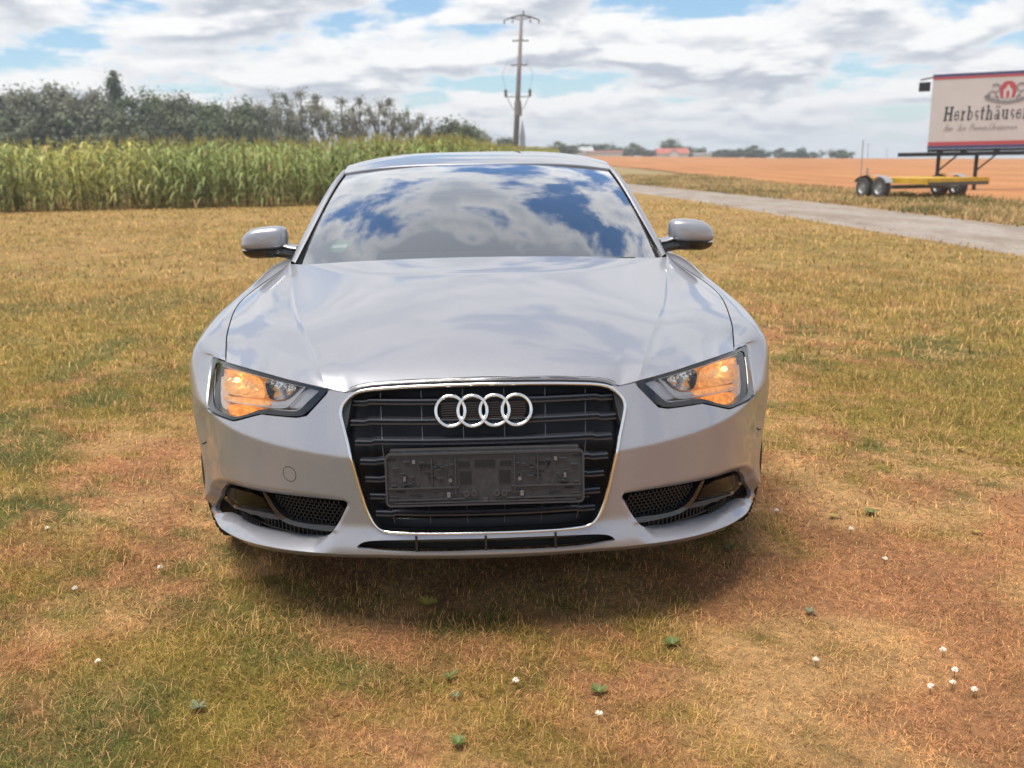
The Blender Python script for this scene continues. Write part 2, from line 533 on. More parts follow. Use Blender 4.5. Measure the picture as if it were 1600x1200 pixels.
def ground_sheets():
    ys = np.r_[[-60, -20, -5, 0, 5, 10, 20, 30], far]
    m = P_('earth', (.22, .16, .09), .95); f = tex_noise(m, .05, 6, .6); to_base(m, ramp(m, f, [(.3, (.20, .17, .07)), (.7, (.32, .21, .10))]))
    V, Fc = strip_grid(lambda y: (-60 - abs(y) * .9, 60 + abs(y) * .9), ys, 60, -.03)
    tag(mesh('ground', V, Fc, m), kind='structure')
    # lawn in front of and around the car, coloured by its own patches
    gx = np.arange(-22, 10.5, .09); gy = np.r_[np.arange(-2, 9, .07), np.arange(9, 46, .22)]
    X, Y = np.meshgrid(gx, gy, indexing='ij'); x, y = X.ravel(), Y.ravel()
    z = .010 * (N2(x, y, 1.6, 3) - .5) * np.exp(-np.maximum(y - 8, 0) / 8)
    c = lawn_col(x, y, RNG.random(len(x))) * (.36 + .46 * N3(x, y, 9, 3))[:, None]  # ground darkened: shade between the blades painted into its colour
    lm = attr_mat('lawn', .95, 0, (34, .55, 1.35)); bump(lm, tex_noise(lm, 90, 6, .7), .9, .02)
    T = np.array(grid_faces(len(gx), len(gy), True))
    tag(mesh_np('lawn', np.stack([x, y, z], 1), T, lm, c, True), kind='structure')
    # gravel track
    PL = Spl([5, 12, 18.5, 26, 33, 42, 60, 90], [6.6, 6.6, 6.4, 6.15, 5.8, 5.2, 3.6, -.5]); PR = Spl([5, 18, 28, 37, 53, 60, 90], [10.0, 9.85, 9.6, 9.0, 7.4, 6.4, 2.4])
    pm = P_('gravel', (.36, .31, .28), .95)
    f1 = tex_noise(pm, .9, 6, .7, stretch=(1.3, .35, 1)); f2 = tex_noise(pm, 14, 5, .75)
    nt, N, L, b = nodes(pm)
    mx = N.new('ShaderNodeMix'); mx.data_type = 'RGBA'; mx.blend_type = 'MULTIPLY'; mx.inputs[0].default_value = .85
    L.new(ramp(pm, f1, [(.3, (.22, .165, .12)), (.5, (.34, .285, .245)), (.7, (.43, .39, .355))]), mx.inputs[6]); L.new(ramp(pm, f2, [(.3, (.42, .40, .38)), (.65, (1, 1, 1))]), mx.inputs[7])
    L.new(mx.outputs[2], b.inputs['Base Color']); bump(pm, f2, .6, .02)
    ys = np.r_[np.linspace(3, 45, 60), np.linspace(46, 90, 30)]
    V = []
    for y in ys:
        a = float(PL(np.array(y))) + .22 * (N1(np.array(3.), np.array(y), .8, 3) - .5); b_ = float(PR(np.array(y))) + .3 * (N2(np.array(5.), np.array(y), .7, 3) - .5)
        xx = np.linspace(a, b_, 14); prof = .045 * np.sin(np.linspace(0, math.pi, 14))**.7 - .012
        V.append(np.stack([xx, np.full(14, y), terrain(xx, y) + prof], 1))
    tag(mesh('gravel_track', np.vstack(V), grid_faces(len(ys), 14, True), pm), kind='structure')
    # harvested field beyond the verge
    fm = P_('stubble', (.55, .27, .12), .95)
    f1 = tex_noise(fm, .07, 5, .6); f3 = tex_noise(fm, .55, 5, .65, stretch=(1.9, .05, 1)); f2 = tex_noise(fm, 6, 4, .7)
    nt, N, L, b = nodes(fm)
    mx = N.new('ShaderNodeMix'); mx.data_type = 'RGBA'; mx.blend_type = 'MULTIPLY'; mx.inputs[0].default_value = .8
    L.new(ramp(fm, f3, [(.35, (.36, .145, .048)), (.62, (.54, .25, .092))]), mx.inputs[6]); L.new(ramp(fm, f2, [(.3, (.62, .6, .58)), (.65, (1, 1, 1))]), mx.inputs[7])
    mx2 = N.new('ShaderNodeMix'); mx2.data_type = 'RGBA'; mx2.blend_type = 'MULTIPLY'; mx2.inputs[0].default_value = .5
    L.new(mx.outputs[2], mx2.inputs[6]); L.new(ramp(fm, f1, [(.35, (.75, .72, .7)), (.6, (1, 1, 1))]), mx2.inputs[7])
    L.new(mx2.outputs[2], b.inputs['Base Color']); bump(fm, f2, .8, .08)
    FE = Spl([20, 37, 51, 78, 169, 380], [14.2, 13.7, 14.0, 14.6, 12, 8])
    ys = np.r_[np.linspace(8, 45, 30), np.linspace(46, 372, 70)]
    V, Fc = strip_grid(lambda y: (float(FE(np.array(y))) + .3 * (float(N1(np.array(9.), np.array(y), .5, 3)) - .5), 60 + y * .9), ys, 50, .03)
    tag(mesh('stubble_field', V, Fc, fm), kind='structure')
    return PL, PR, FE
PL, PR, FE = ground_sheets()

# ---- grass blades
def blades(x, y, z, ln, wd, lean, az, curl, col):
    n = len(x)
    dx, dy = np.cos(az), np.sin(az); px, py = -dy, dx
    s1, c1 = np.sin(lean), np.cos(lean); l2 = np.minimum(lean + curl, 1.55); s2, c2 = np.sin(l2), np.cos(l2)
    mx, my, mz = x + dx * s1 * ln * .5, y + dy * s1 * ln * .5, z + c1 * ln * .5
    tx, ty, tz = mx + dx * s2 * ln * .5, my + dy * s2 * ln * .5, mz + c2 * ln * .5
    w = wd * .5; w2 = w * .75
    V = np.stack([np.stack([x - px * w, y - py * w, z], 1), np.stack([x + px * w, y + py * w, z], 1),
                  np.stack([mx - px * w2, my - py * w2, mz], 1), np.stack([mx + px * w2, my + py * w2, mz], 1), np.stack([tx, ty, tz], 1)], 1).reshape(-1, 3)
    k = np.arange(n)[:, None] * 5
    T = np.concatenate([k + [[0, 1, 3]], k + [[0, 3, 2]], k + [[2, 3, 4]]], 0)
    C = np.repeat(col, 5, 0)
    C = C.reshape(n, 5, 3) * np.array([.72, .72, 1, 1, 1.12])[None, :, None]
    return V, T, C.reshape(-1, 3)
def make_grass():
    m = attr_mat('grass_blade', .62, .42)
    parts = []
    def zone(y0, y1, dens, ln, wd, xr):
        ar = 0
        ymid = np.linspace(y0, y1, 400)
        wfun = lambda y: 1.3 + .66 * y
        tot = np.trapezoid(2 * wfun(ymid), ymid) if hasattr(np, 'trapezoid') else np.trapz(2 * wfun(ymid), ymid)
        n = int(tot * dens)
        cdf = np.cumsum(wfun(ymid)); cdf /= cdf[-1]
        y = np.interp(RNG.random(n), cdf, ymid); x = (RNG.random(n) * 2 - 1) * wfun(y)
        k = (x < PL(y) + .05 + .75 * RNG.random(n)**3 + .6 * (N1(x, y, .9, 3) - .5)) & (x > -21.5)
        # bare under the middle of the car
        cx = (x - CAR_LOC[0]) + .033 * (y - CAR_LOC[1]); k &= ~((np.abs(cx) < .95) & (y > 3.3) & (y < 6.9))
        x, y = x[k], y[k]; n = len(x)
        g = lawn_green(x, y); tall = sstep(g, .45, .68)
        r = RNG.random(n)
        L_ = ln * (.55 + .9 * RNG.random(n)**1.6) * (.85 + .55 * tall)
        cl = N3(x, y, 11, 2); L_ = L_ * (.55 + .95 * cl)
        L_ = np.where(r > .988, L_ * 1.6, L_)
        lean = np.where(RNG.random(n) < .58 - .2 * tall, .9 + .6 * RNG.random(n), .15 + .8 * RNG.random(n))
        c = lawn_col(x, y, RNG.random(n)) * (.42 + 1.05 * RNG.random(n))[:, None] * (.62 + .76 * N1(x, y, 10, 2))[:, None]
        bl = RNG.random(n); c = np.where((bl < .16)[:, None], PAL['straw'] * (1.0 + .5 * RNG.random(n))[:, None], c)
        c = np.where((bl > .90)[:, None], PAL['brown'] * (.7 + .8 * RNG.random(n))[:, None], c)
        c = np.where(((bl > .885) & (bl < .90))[:, None], PAL['yellow'], c)
        zb = .010 * (N2(x, y, 1.6, 3) - .5) * np.exp(-np.maximum(y - 8, 0) / 8)
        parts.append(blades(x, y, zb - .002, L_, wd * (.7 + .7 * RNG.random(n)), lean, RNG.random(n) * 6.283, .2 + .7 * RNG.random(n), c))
    zone(1.15, 2.4, 27000, .025, .0014, 0)
    zone(2.4, 3.2, 17000, .027, .0017, 0)
    zone(3.2, 6.0, 5600, .033, .0028, 0)
    zone(6.0, 11.0, 1100, .050, .0060, 0)
    zone(11.0, 22.0, 190, .060, .013, 0)
    zone(22.0, 33.0, 60, .07, .025, 0)
    o = 0; V, T, C = [], [], []
    for v, t, c in parts: V.append(v); T.append(t + o); C.append(c); o += len(v)
    tag(mesh_np('lawn_grass', np.vstack(V), np.vstack(T), m, np.vstack(C)), 'short sun-dried lawn grass with green patches around the car', 'grass', kind='stuff')
    # rough verge between the track and the field
    n = 34000
    y = 14 + 62 * RNG.random(n)**1.5; a = PR(y); b = FE(y); x = a - .5 * RNG.random(n)**2 + .5 * (N2(a, y, .8, 3) - .5) + (b - a + .9) * RNG.random(n)
    h = N1(x, y, .7, 3)
    c = np.where((h + .35 * (RNG.random(n) - .5) > .60)[:, None], np.array([.22, .19, .07]), np.array([.52, .36, .17])) * (.6 + .7 * RNG.random(n))[:, None]
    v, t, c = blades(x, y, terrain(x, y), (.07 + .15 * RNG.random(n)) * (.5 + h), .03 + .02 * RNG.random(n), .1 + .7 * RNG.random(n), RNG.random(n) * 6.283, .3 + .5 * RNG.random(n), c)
    tag(mesh_np('verge_grass', v, t, m, c), 'straggly dry grass on the verge between gravel track and stubble field', 'grass', kind='stuff')
make_grass()

# ---- maize
def make_maize():
    m = attr_mat('maize_leaf', .55, .30)
    V, T, C = [], [], []; o = 0
    def plants(x, y, z, h, nl, col, seg):
        nonlocal o
        n = len(x)
        # stalk: three-sided tube
        for a in range(3):
            a0, a1 = a * 2.094, (a + 1) * 2.094; r = .014
            q = np.stack([np.stack([x + r * math.cos(a0), y + r * math.sin(a0), z], 1), np.stack([x + r * math.cos(a1), y + r * math.sin(a1), z], 1),
                          np.stack([x + r * .4 * math.cos(a1), y + r * .4 * math.sin(a1), z + h * .93], 1), np.stack([x + r * .4 * math.cos(a0), y + r * .4 * math.sin(a0), z + h * .93], 1)], 1).reshape(-1, 3)
            k = np.arange(n)[:, None] * 4
            V.append(q); T.append(np.concatenate([k + [[0, 1, 2]], k + [[0, 2, 3]]]) + o); o += len(q)
            C.append(np.repeat(np.tile([.20, .18, .075], (n, 1)) * (.7 + .6 * RNG.random(n))[:, None], 4, 0))
        for j in range(nl):
            f = (j + .6 + .5 * RNG.random(n)) / nl
            zb = z + h * (.04 + .86 * f); az = RNG.random(n) * 6.283 if j % 2 == 0 else az + math.pi + .6 * (RNG.random(n) - .5)
            ln = (.55 + .30 * RNG.random(n)) * np.where(f > .75, .8, 1); wd = .035 + .025 * RNG.random(n)
            dx, dy = np.cos(az), np.sin(az); pts = []
            up = .9 - .45 * RNG.random(n)
            for s in np.linspace(0, 1, seg):
                r = ln * s * .85; zz = zb + ln * (up * s - (1.0 + .3 * up) * s * s * .85)
                ww = wd * (1 - .95 * s**2) * (.5 + 2 * min(s, .25))
                pts.append(np.stack([x + dx * r - dy * ww, y + dy * r + dx * ww, zz], 1)); pts.append(np.stack([x + dx * r + dy * ww, y + dy * r - dx * ww, zz], 1))
            q = np.stack(pts, 1).reshape(-1, 3); k = np.arange(n)[:, None] * (2 * seg)
            for s in range(seg - 1):
                T.append(np.concatenate([k + [[2 * s, 2 * s + 1, 2 * s + 3]], k + [[2 * s, 2 * s + 3, 2 * s + 2]]]) + o)
            V.append(q); o += len(q)
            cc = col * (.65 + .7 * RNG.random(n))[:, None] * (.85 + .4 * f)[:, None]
            dry = (RNG.random(n) < np.where(f < .3, .16, .04))[:, None]
            cc = np.where(dry, np.array([.33, .24, .10]) * (.7 + .5 * RNG.random(n))[:, None], cc)
            C.append(np.repeat(cc, 2 * seg, 0))
        # tassel
        q = []
        for a in range(4):
            az = RNG.random(n) * 6.283; s = .10 * RNG.random(n); wv = .010
            q += [np.stack([x - wv, y, z + h * .92], 1), np.stack([x + wv, y, z + h * .92], 1), np.stack([x + np.cos(az) * s, y + np.sin(az) * s, z + h * (1.0 + .05 * RNG.random(n))], 1)]
        q = np.stack(q, 1).reshape(-1, 3); k = np.arange(n)[:, None] * 12
        for a in range(4): T.append(k + [[3 * a, 3 * a + 1, 3 * a + 2]] + o)
        V.append(q); o += len(q); C.append(np.repeat(np.tile([.42, .36, .12], (n, 1)), 12, 0))
    # the field: front edge near Y 31, right-hand edge running away past the pylon
    def front(x): return lin(x, [-70, -16.4, -11.9, -6.9, -2.2], [27, 30.5, 31.6, 32.2, 33.0])
    rows = []
    def right(y): return lin(y, [33, 60, 100, 160, 260], [-2.0, .4, 4.3, 8.5, 12])
    dens = [(0, 2.2, 8.5, 10, 5), (2.2, 7, 5.0, 8, 4), (7, 22, 1.6, 6, 4), (22, 70, .42, 6, 3), (70, 130, .13, 6, 3)]
    for d0, d1, dn, nl, seg in dens:
        xr = (-42 - d0 * .6, 14)
        n = int((xr[1] - xr[0]) * (d1 - d0) * dn)
        x = xr[0] + (xr[1] - xr[0]) * RNG.random(n); y = front(x) + d0 + (d1 - d0) * RNG.random(n)
        # sown in rows along the field's edge
        if d0 < 5: y = front(x) + np.round((y - front(x)) / .75) * .75 + .08 * RNG.standard_normal(n)
        k = (x < right(y) + .5 * (N2(x, y, .3, 2) - .5)) & (x > -.75 * y - 12)
        x, y = x[k], y[k]
        h = 2.30 * (.90 + .16 * RNG.random(len(x))) * (.95 + .1 * N1(x, y, .15, 2))
        g = N3(x, y, .22, 3)[:, None]
        yel = sstep(g[:, 0], .40, .62)[:, None] * sstep(-x, 4, 16)[:, None]
        col = np.array([.25, .30, .10]) * (1 - yel) + np.array([.43, .40, .115]) * yel
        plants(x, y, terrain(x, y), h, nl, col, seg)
    # dense margin along the right-hand edge, seen over the roof
    n = 2600; y = 34 + 190 * RNG.random(n)**1.3; x = right(y) - 5 * RNG.random(n)**1.5
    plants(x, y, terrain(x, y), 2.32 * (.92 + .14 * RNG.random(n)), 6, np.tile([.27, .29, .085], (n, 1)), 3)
    V_, T_, C_ = np.vstack(V), np.vstack(T), np.vstack(C)
    tag(mesh_np('maize_field', V_, T_, m, C_), 'tall green maize crop standing behind the lawn on the left', 'maize', kind='stuff')
make_maize()

# ---- trees
BARK = P_('bark', (.10, .085, .07), .9); _f = tex_noise(BARK, 3, 4, .6); to_base(BARK, ramp(BARK, _f, [(.3, (.065, .055, .045)), (.7, (.15, .13, .11))]))
LEAF = attr_mat('tree_leaf', .6, .25)
def tree_mesh(seed, h, rad, base, n_cl, per, leaf, col, shape='round', gap=0.0):
    r = np.random.default_rng(seed)
    tb = MB()
    tb.tube([(0, 0, -.3), (.05 * r.standard_normal(), 0, h * .3), (.2 * r.standard_normal(), .2 * r.standard_normal(), h * .6), (.3 * r.standard_normal(), .2 * r.standard_normal(), h * .9)], [.035 * h * .6, .028 * h * .6, .016 * h * .6, .004 * h], 7)
    cl = []
    while len(cl) < n_cl:
        p = r.uniform(-1, 1, 3)
        if p @ p > 1 or p @ p < .12: continue
        if gap and r.random() < gap and (np.sin(p[0] * 7 + seed) > .2): continue
        zc = base + (h - base) * (p[2] * .5 + .5)
        f = p[2] * .5 + .5
        if shape == 'poplar': w = rad * (1 - .30 * f)
        elif shape == 'cone': w = rad * (1.1 - f)
        else: w = rad * math.sqrt(max(1 - (abs(f - .42) / .62)**2.4, .05))
        cl.append((p[0] * w, p[1] * w, zc))
    cl = np.array(cl)
    # outward lumps make the outline uneven
    cl[:, :2] *= (.78 + .45 * r.random(len(cl)))[:, None]
    for c in cl[:: max(1, len(cl) // 14)]:
        s = (c[0] * .1, c[1] * .1, max(c[2] * .55, h * .15)); tb.tube([s, ((s[0] + c[0]) / 2, (s[1] + c[1]) / 2, (s[2] + c[2]) / 2 + .3), tuple(c)], [.012 * h * .6, .008 * h * .6, .003 * h], 5)
    n = n_cl * per
    cs = .5 + 1.0 * r.random(n_cl)
    ctr = np.repeat(cl, per, 0) + r.standard_normal((n, 3)) * np.repeat(cs, per)[:, None] * max(rad * .13, .36)
    nn = (ctr - np.repeat(cl, per, 0)); nn /= np.linalg.norm(nn, axis=1, keepdims=True) + 1e-6
    nn = nn + .45 * r.standard_normal((n, 3)) + [0, 0, .25]; nn /= np.linalg.norm(nn, axis=1, keepdims=True)
    a = np.cross(nn, r.standard_normal((n, 3))); a /= np.linalg.norm(a, axis=1, keepdims=True); b = np.cross(nn, a)
    sz = (leaf * (.6 + .8 * r.random(n)))[:, None]
    V = np.stack([ctr - a * sz, ctr + b * sz * .6, ctr + a * sz, ctr - b * sz * .6], 1).reshape(-1, 3)
    T = np.arange(n * 4).reshape(-1, 4)
    tone = np.repeat(.72 + .6 * r.random(n_cl), per) * (.8 + .4 * r.random(n))
    C = np.repeat(np.array(col) * tone[:, None], 4, 0)
    return tb, V, T, C
TREES = {}
def tree_kind(key, *a, **k):
    tb, V, T, C = tree_mesh(*a, **k)
    TREES[key] = [tb, V, T, C, None, None]
tree_kind('broad1', 11, 12, 5.2, 1.2, 70, 120, .23, (.15, .18, .085))
tree_kind('broad2', 12, 11, 4.8, .6, 64, 120, .23, (.145, .16, .09))
tree_kind('broad3', 13, 12.5, 4.2, 1.0, 60, 120, .23, (.125, .16, .085))
tree_kind('grey', 14, 12, 5.0, .8, 66, 120, .23, (.20, .205, .145))
tree_kind('poplar', 15, 14, 1.0, .8, 70, 80, .20, (.12, .145, .085), 'poplar')
tree_kind('airy1', 16, 11.5, 3.6, 3.0, 27, 66, .18, (.23, .235, .17), 'round', .5)
tree_kind('airy2', 17, 10.5, 3.0, 2.2, 20, 64, .18, (.24, .24, .18), 'round', .5)
tree_kind('airy3', 18, 10, 2.4, 2.5, 14, 60, .17, (.23, .23, .17), 'round', .6)
tree_kind('bush', 19, 5, 3.2, .1, 40, 90, .21, (.13, .15, .09))
def put_tree(key, x, y, h, label, group, name='tree', rz=None, wide=1.0):
    q = TREES[key]
    root = empty(name, (x, y, float(terrain(x, y))), random.uniform(0, 6.28) if rz is None else rz)
    h0 = q[1][:, 2].max()
    s = h / h0; root.scale = (s * wide, s * wide, s)
    if q[4] is None:
        q[4] = q[0].build('trunk', BARK, root, True); q[5] = mesh_np('crown', q[1], q[2], LEAF, q[3], parent=root)
    else:
        for o in (q[4], q[5]):
            c = o.copy(); COL.objects.link(c); c.parent = root
    return tag(root, label, 'tree', group)
def px_at(px, py, Y):
    d = FWD + (px - 800) / F_PX * RGT - (py - 600) / F_PX * UPV
    t = Y / d[1]; return d[0] * t, Y, CAM_H + d[2] * t
def tree_px(key, px, py, Y, label, group, name='tree', wide=1.0):
    x, y, z = px_at(px, py, Y); return put_tree(key, x, y, max(z - float(terrain(x, y)), 1.5), label, group, name, None, wide)
WG = 'trees of the wood behind the maize'
wood = [('grey', -18, 123, 128, 'grey-green broad tree at the far left edge of the wood'),
        ('broad2', 28, 128, 134, 'broad tree second from the left edge of the wood'),
        ('grey', 62, 121, 126, 'pale grey-green tree with a lumpy top left of the poplar'),
        ('broad1', 98, 128, 132, 'wide dark tree between the pale trees left of the poplar'),
        ('grey', 135, 131, 124, 'pale bushy tree just left of the tall poplar'),
        ('poplar', 175, 104, 138, 'tall narrow poplar that stands above the wood'),
        ('broad3', 205, 133, 128, 'dark rounded tree just right of the tall poplar'),
        ('broad1', 238, 133, 134, 'dense dark tree second to the right of the poplar'),
        ('broad2', 268, 138, 127, 'dense tree in the middle of the wood'),
        ('broad3', 300, 141, 132, 'dark tree with a flat top right of the wood middle'),
        ('broad1', 335, 147, 128, 'low dark tree in the dip of the wood outline'),
        ('broad2', 366, 150, 133, 'smaller tree in the dip before the open grove'),
        ('broad3', 398, 148, 130, 'dark tree at the start of the open grove'),
        ('airy1', 432, 136, 128, 'first thin-crowned tree of the open grove, light showing through'),
        ('airy1', 468, 133, 131, 'tallest thin-crowned tree of the open grove'),
        ('airy2', 500, 142, 127, 'thin-crowned tree right of the tallest one in the grove'),
        ('airy1', 532, 147, 130, 'see-through tree in the middle of the open grove'),
        ('airy2', 560, 147, 128, 'see-through tree right of the middle of the grove'),
        ('airy3', 586, 149, 131, 'slender sparse tree in the right half of the grove'),
        ('airy2', 610, 150, 129, 'sparse rounded tree near the right end of the grove'),
        ('airy3', 640, 164, 131, 'very thin low tree at the right end of the grove'),
        ('airy3', 664, 172, 133, 'almost bare small tree in the gap right of the grove'),
        ('bush', 700, 178, 134, 'bushy tree at the left of the small clump near the pylon'),
        ('broad1', 727, 184, 130, 'rounded dark tree at the right of the small clump'),
        ('airy3', 757, 198, 150, 'tiny thin tree just left of the pylon'),
        ('bush', 788, 210, 220, 'low rounded bush at the foot of the pylon'),
        ('bush', 10, 160, 118, 'low understorey bush at the left edge of the wood'),
        ('bush', 85, 165, 118, 'low understorey bush below the pale trees'),
        ('bush', 190, 165, 118, 'low understorey bush below the poplar'),
        ('bush', 290, 168, 118, 'low understorey bush below the middle of the wood'),
        ('bush', 375, 172, 118, 'low understorey bush below the dip of the wood'),
        ('airy3', 448, 158, 122, 'thin young tree in front of the open grove'),
        ('bush', 470, 200, 122, 'low bush at the foot of the open grove')]
for k, px, py, Y, lab in wood: tree_px(k, px, py, Y, lab, WG, 'poplar_tree' if k == 'poplar' else ('bush' if k == 'bush' and py > 150 else 'tree'))
VG = 'trees around the far village'
vill = [('broad1', 872, 218, 330, 'rounded dark tree just right of the maize end'), ('bush', 888, 225, 330, 'small dark tree beside the grey barn'),
        ('bush', 915, 222, 420, 'dark tree rising behind the grey barn'), ('bush', 942, 222, 410, 'small round tree above the long red roof'),
        ('airy2', 955, 228, 400, 'low tree over the right end of the long red roof'), ('broad2', 989, 221, 395, 'round tree between the two red roofs'),
        ('bush', 1016, 233, 390, 'low dark hedge tree left of the bright red roof'), ('broad1', 1047, 213, 415, 'large domed tree behind the bright red roof'),
        ('bush', 1082, 233, 398, 'low bush right of the bright red roof'), ('broad3', 1097, 229, 396, 'small tree second right of the bright red roof'),
        ('bush', 1132, 231, 400, 'dark bushy tree at the left of the long hedge row'), ('broad2', 1155, 230, 400, 'low wide tree within the long hedge row'),
        ('broad1', 1178, 224, 398, 'tallest tree of the long hedge row'), ('airy3', 1200, 236, 396, 'thin low tree after the tallest hedge tree'),
        ('broad2', 1220, 229, 396, 'pale tree in the row of field trees'), ('broad3', 1253, 229, 394, 'dark dome-shaped tree in the row of field trees'),
        ('airy2', 1284, 233, 394, 'small thin field tree near the end of the row'), ('airy1', 1298, 232, 392, 'paler field tree next to last in the row'),
        ('bush', 903, 228, 410, 'low dark tree peeping over the middle of the grey barn'), ('bush', 970, 229, 402, 'low bush at the right end of the long red roof'),
        ('broad2', 1004, 228, 400, 'small tree right of the round tree between the two red roofs'), ('bush', 1066, 226, 420, 'shoulder-high tree at the right flank of the large domed tree'),
        ('bush', 1112, 236, 398, 'low bush in the gap before the long hedge row'), ('bush', 1144, 233, 402, 'low bush low in the left part of the hedge row'),
        ('bush', 1167, 231, 404, 'dark bush left of the tallest hedge tree'), ('bush', 1190, 233, 400, 'dark bush right of the tallest hedge tree'),
        ('bush', 1238, 235, 396, 'low bush left of the dome-shaped field tree'), ('bush', 1268, 236, 396, 'low bush right of the dome-shaped field tree'),
        ('bush', 1316, 232, 392, 'last dark tree of the row before the open field')]
for k, px, py, Y, lab in vill: tree_px(k, px, py, Y, lab, VG, wide={'bush': 2.0, 'airy3': 1.2}.get(k, 1.6))

# ---- village buildings and church spire
ROOF = P_('red_roof_tiles', (.42, .13, .09), .8); ROOFD = P_('dark_red_roof_tiles', (.26, .11, .09), .8); WALLW = P_('white_render', (.70, .68, .64), .8); GREYR = P_('grey_sheet_roof', (.42, .43, .45), .6); SLATE = P_('slate', (.10, .11, .12), .6)
for _m, _s2 in ((ROOF, 2), (ROOFD, 2), (GREYR, 1.5)):
    _c0 = tuple(_m.node_tree.nodes['Principled BSDF'].inputs['Base Color'].default_value)[:3]
    to_base(_m, ramp(_m, tex_noise(_m, _s2, 4, .6), [(.3, tuple(v * .75 for v in _c0)), (.7, tuple(v * 1.2 for v in _c0))]))
def house(px0, px1, py_top, py_eave, Y, roofm, label, cat='house', gable=False, name='house'):
    x0 = px_at(px0, 243, Y)[0]; x1 = px_at(px1, 243, Y)[0]; xc = (x0 + x1) / 2; g = float(terrain(xc, Y))
    zt = px_at((px0 + px1) / 2, py_top, Y)[2] - g; ze = px_at((px0 + px1) / 2, py_eave, Y)[2] - g; w = x1 - x0; d = 9
    root = empty(name, (xc, Y, g)); tag(root, label, cat)
    ze = max(ze, 1.6)
    MB().box((0, d / 2, ze / 2), (w, d, ze)).build('wall', WALLW, root)
    b = MB(); ov = .5
    V = [(-w / 2 - ov, -ov, ze), (w / 2 + ov, -ov, ze), (w / 2 + ov, d + ov, ze), (-w / 2 - ov, d + ov, ze), (-w / 2 - ov, d / 2, zt), (w / 2 + ov, d / 2, zt)]
    b.add(V, [(0, 1, 5, 4), (2, 3, 4, 5), (0, 4, 3), (1, 2, 5), (0, 3, 2, 1)]); rf = b.build('roof', roofm, root)
    if gable:
        V = [(-1.9, -.8, 0), (1.9, -.8, 0), (1.9, -.8, ze), (-1.9, -.8, ze), (0, -.8, zt * .82), (-1.9, 3, 0), (1.9, 3, 0), (1.9, 3, ze), (-1.9, 3, ze), (0, 3, zt * .82)]
        MB().add(V, [(0, 1, 2, 4, 3), (5, 8, 9, 7, 6), (0, 3, 8, 5), (1, 6, 7, 2)]).build('gable_wall', WALLW, root)
        V = [(-2.2, -1.1, ze - .2), (0, -1.1, zt * .87), (2.2, -1.1, ze - .2), (-2.2, 3, ze - .2), (0, 3, zt * .87), (2.2, 3, ze - .2)]
        MB().add(V, [(0, 1, 4, 3), (1, 2, 5, 4)]).build('gable_roof', roofm, root)
    MB().box((w * .22, d * .5, zt), (.8, .8, 1.2)).build('chimney', ROOFD, rf)
    return root
house(893, 926, 229, 236, 385, GREYR, 'long grey-white barn at the left end of the far village', 'barn', name='barn')
house(922, 972, 235, 240, 375, ROOFD, 'low house with a long dark red roof right of the grey barn')
house(1029, 1076, 231.5, 241, 380, ROOF, 'house with a bright red roof and white gable under the large domed tree', gable=True)
house(1085, 1112, 239, 242.5, 378, GREYR, 'low pale building right of the bright red roof')
def spire():
    x, y, z1 = px_at(816, 186, 650); g = float(terrain(x, 650)); h = z1 - g
    root = empty('church_tower', (x, y, g)); tag(root, 'slim pointed church spire far behind the maize right of the pylon', 'church')
    MB().box((0, 0, h * .27), (3.6, 3.6, h * .54)).build('tower', SLATE, root)
    V = [(-2.1, -2.1, h * .54), (2.1, -2.1, h * .54), (2.1, 2.1, h * .54), (-2.1, 2.1, h * .54), (0, 0, h)]
    MB().add(V, [(0, 1, 4), (1, 2, 4), (2, 3, 4), (3, 0, 4), (3, 2, 1, 0)]).build('spire', SLATE, root)
spire()

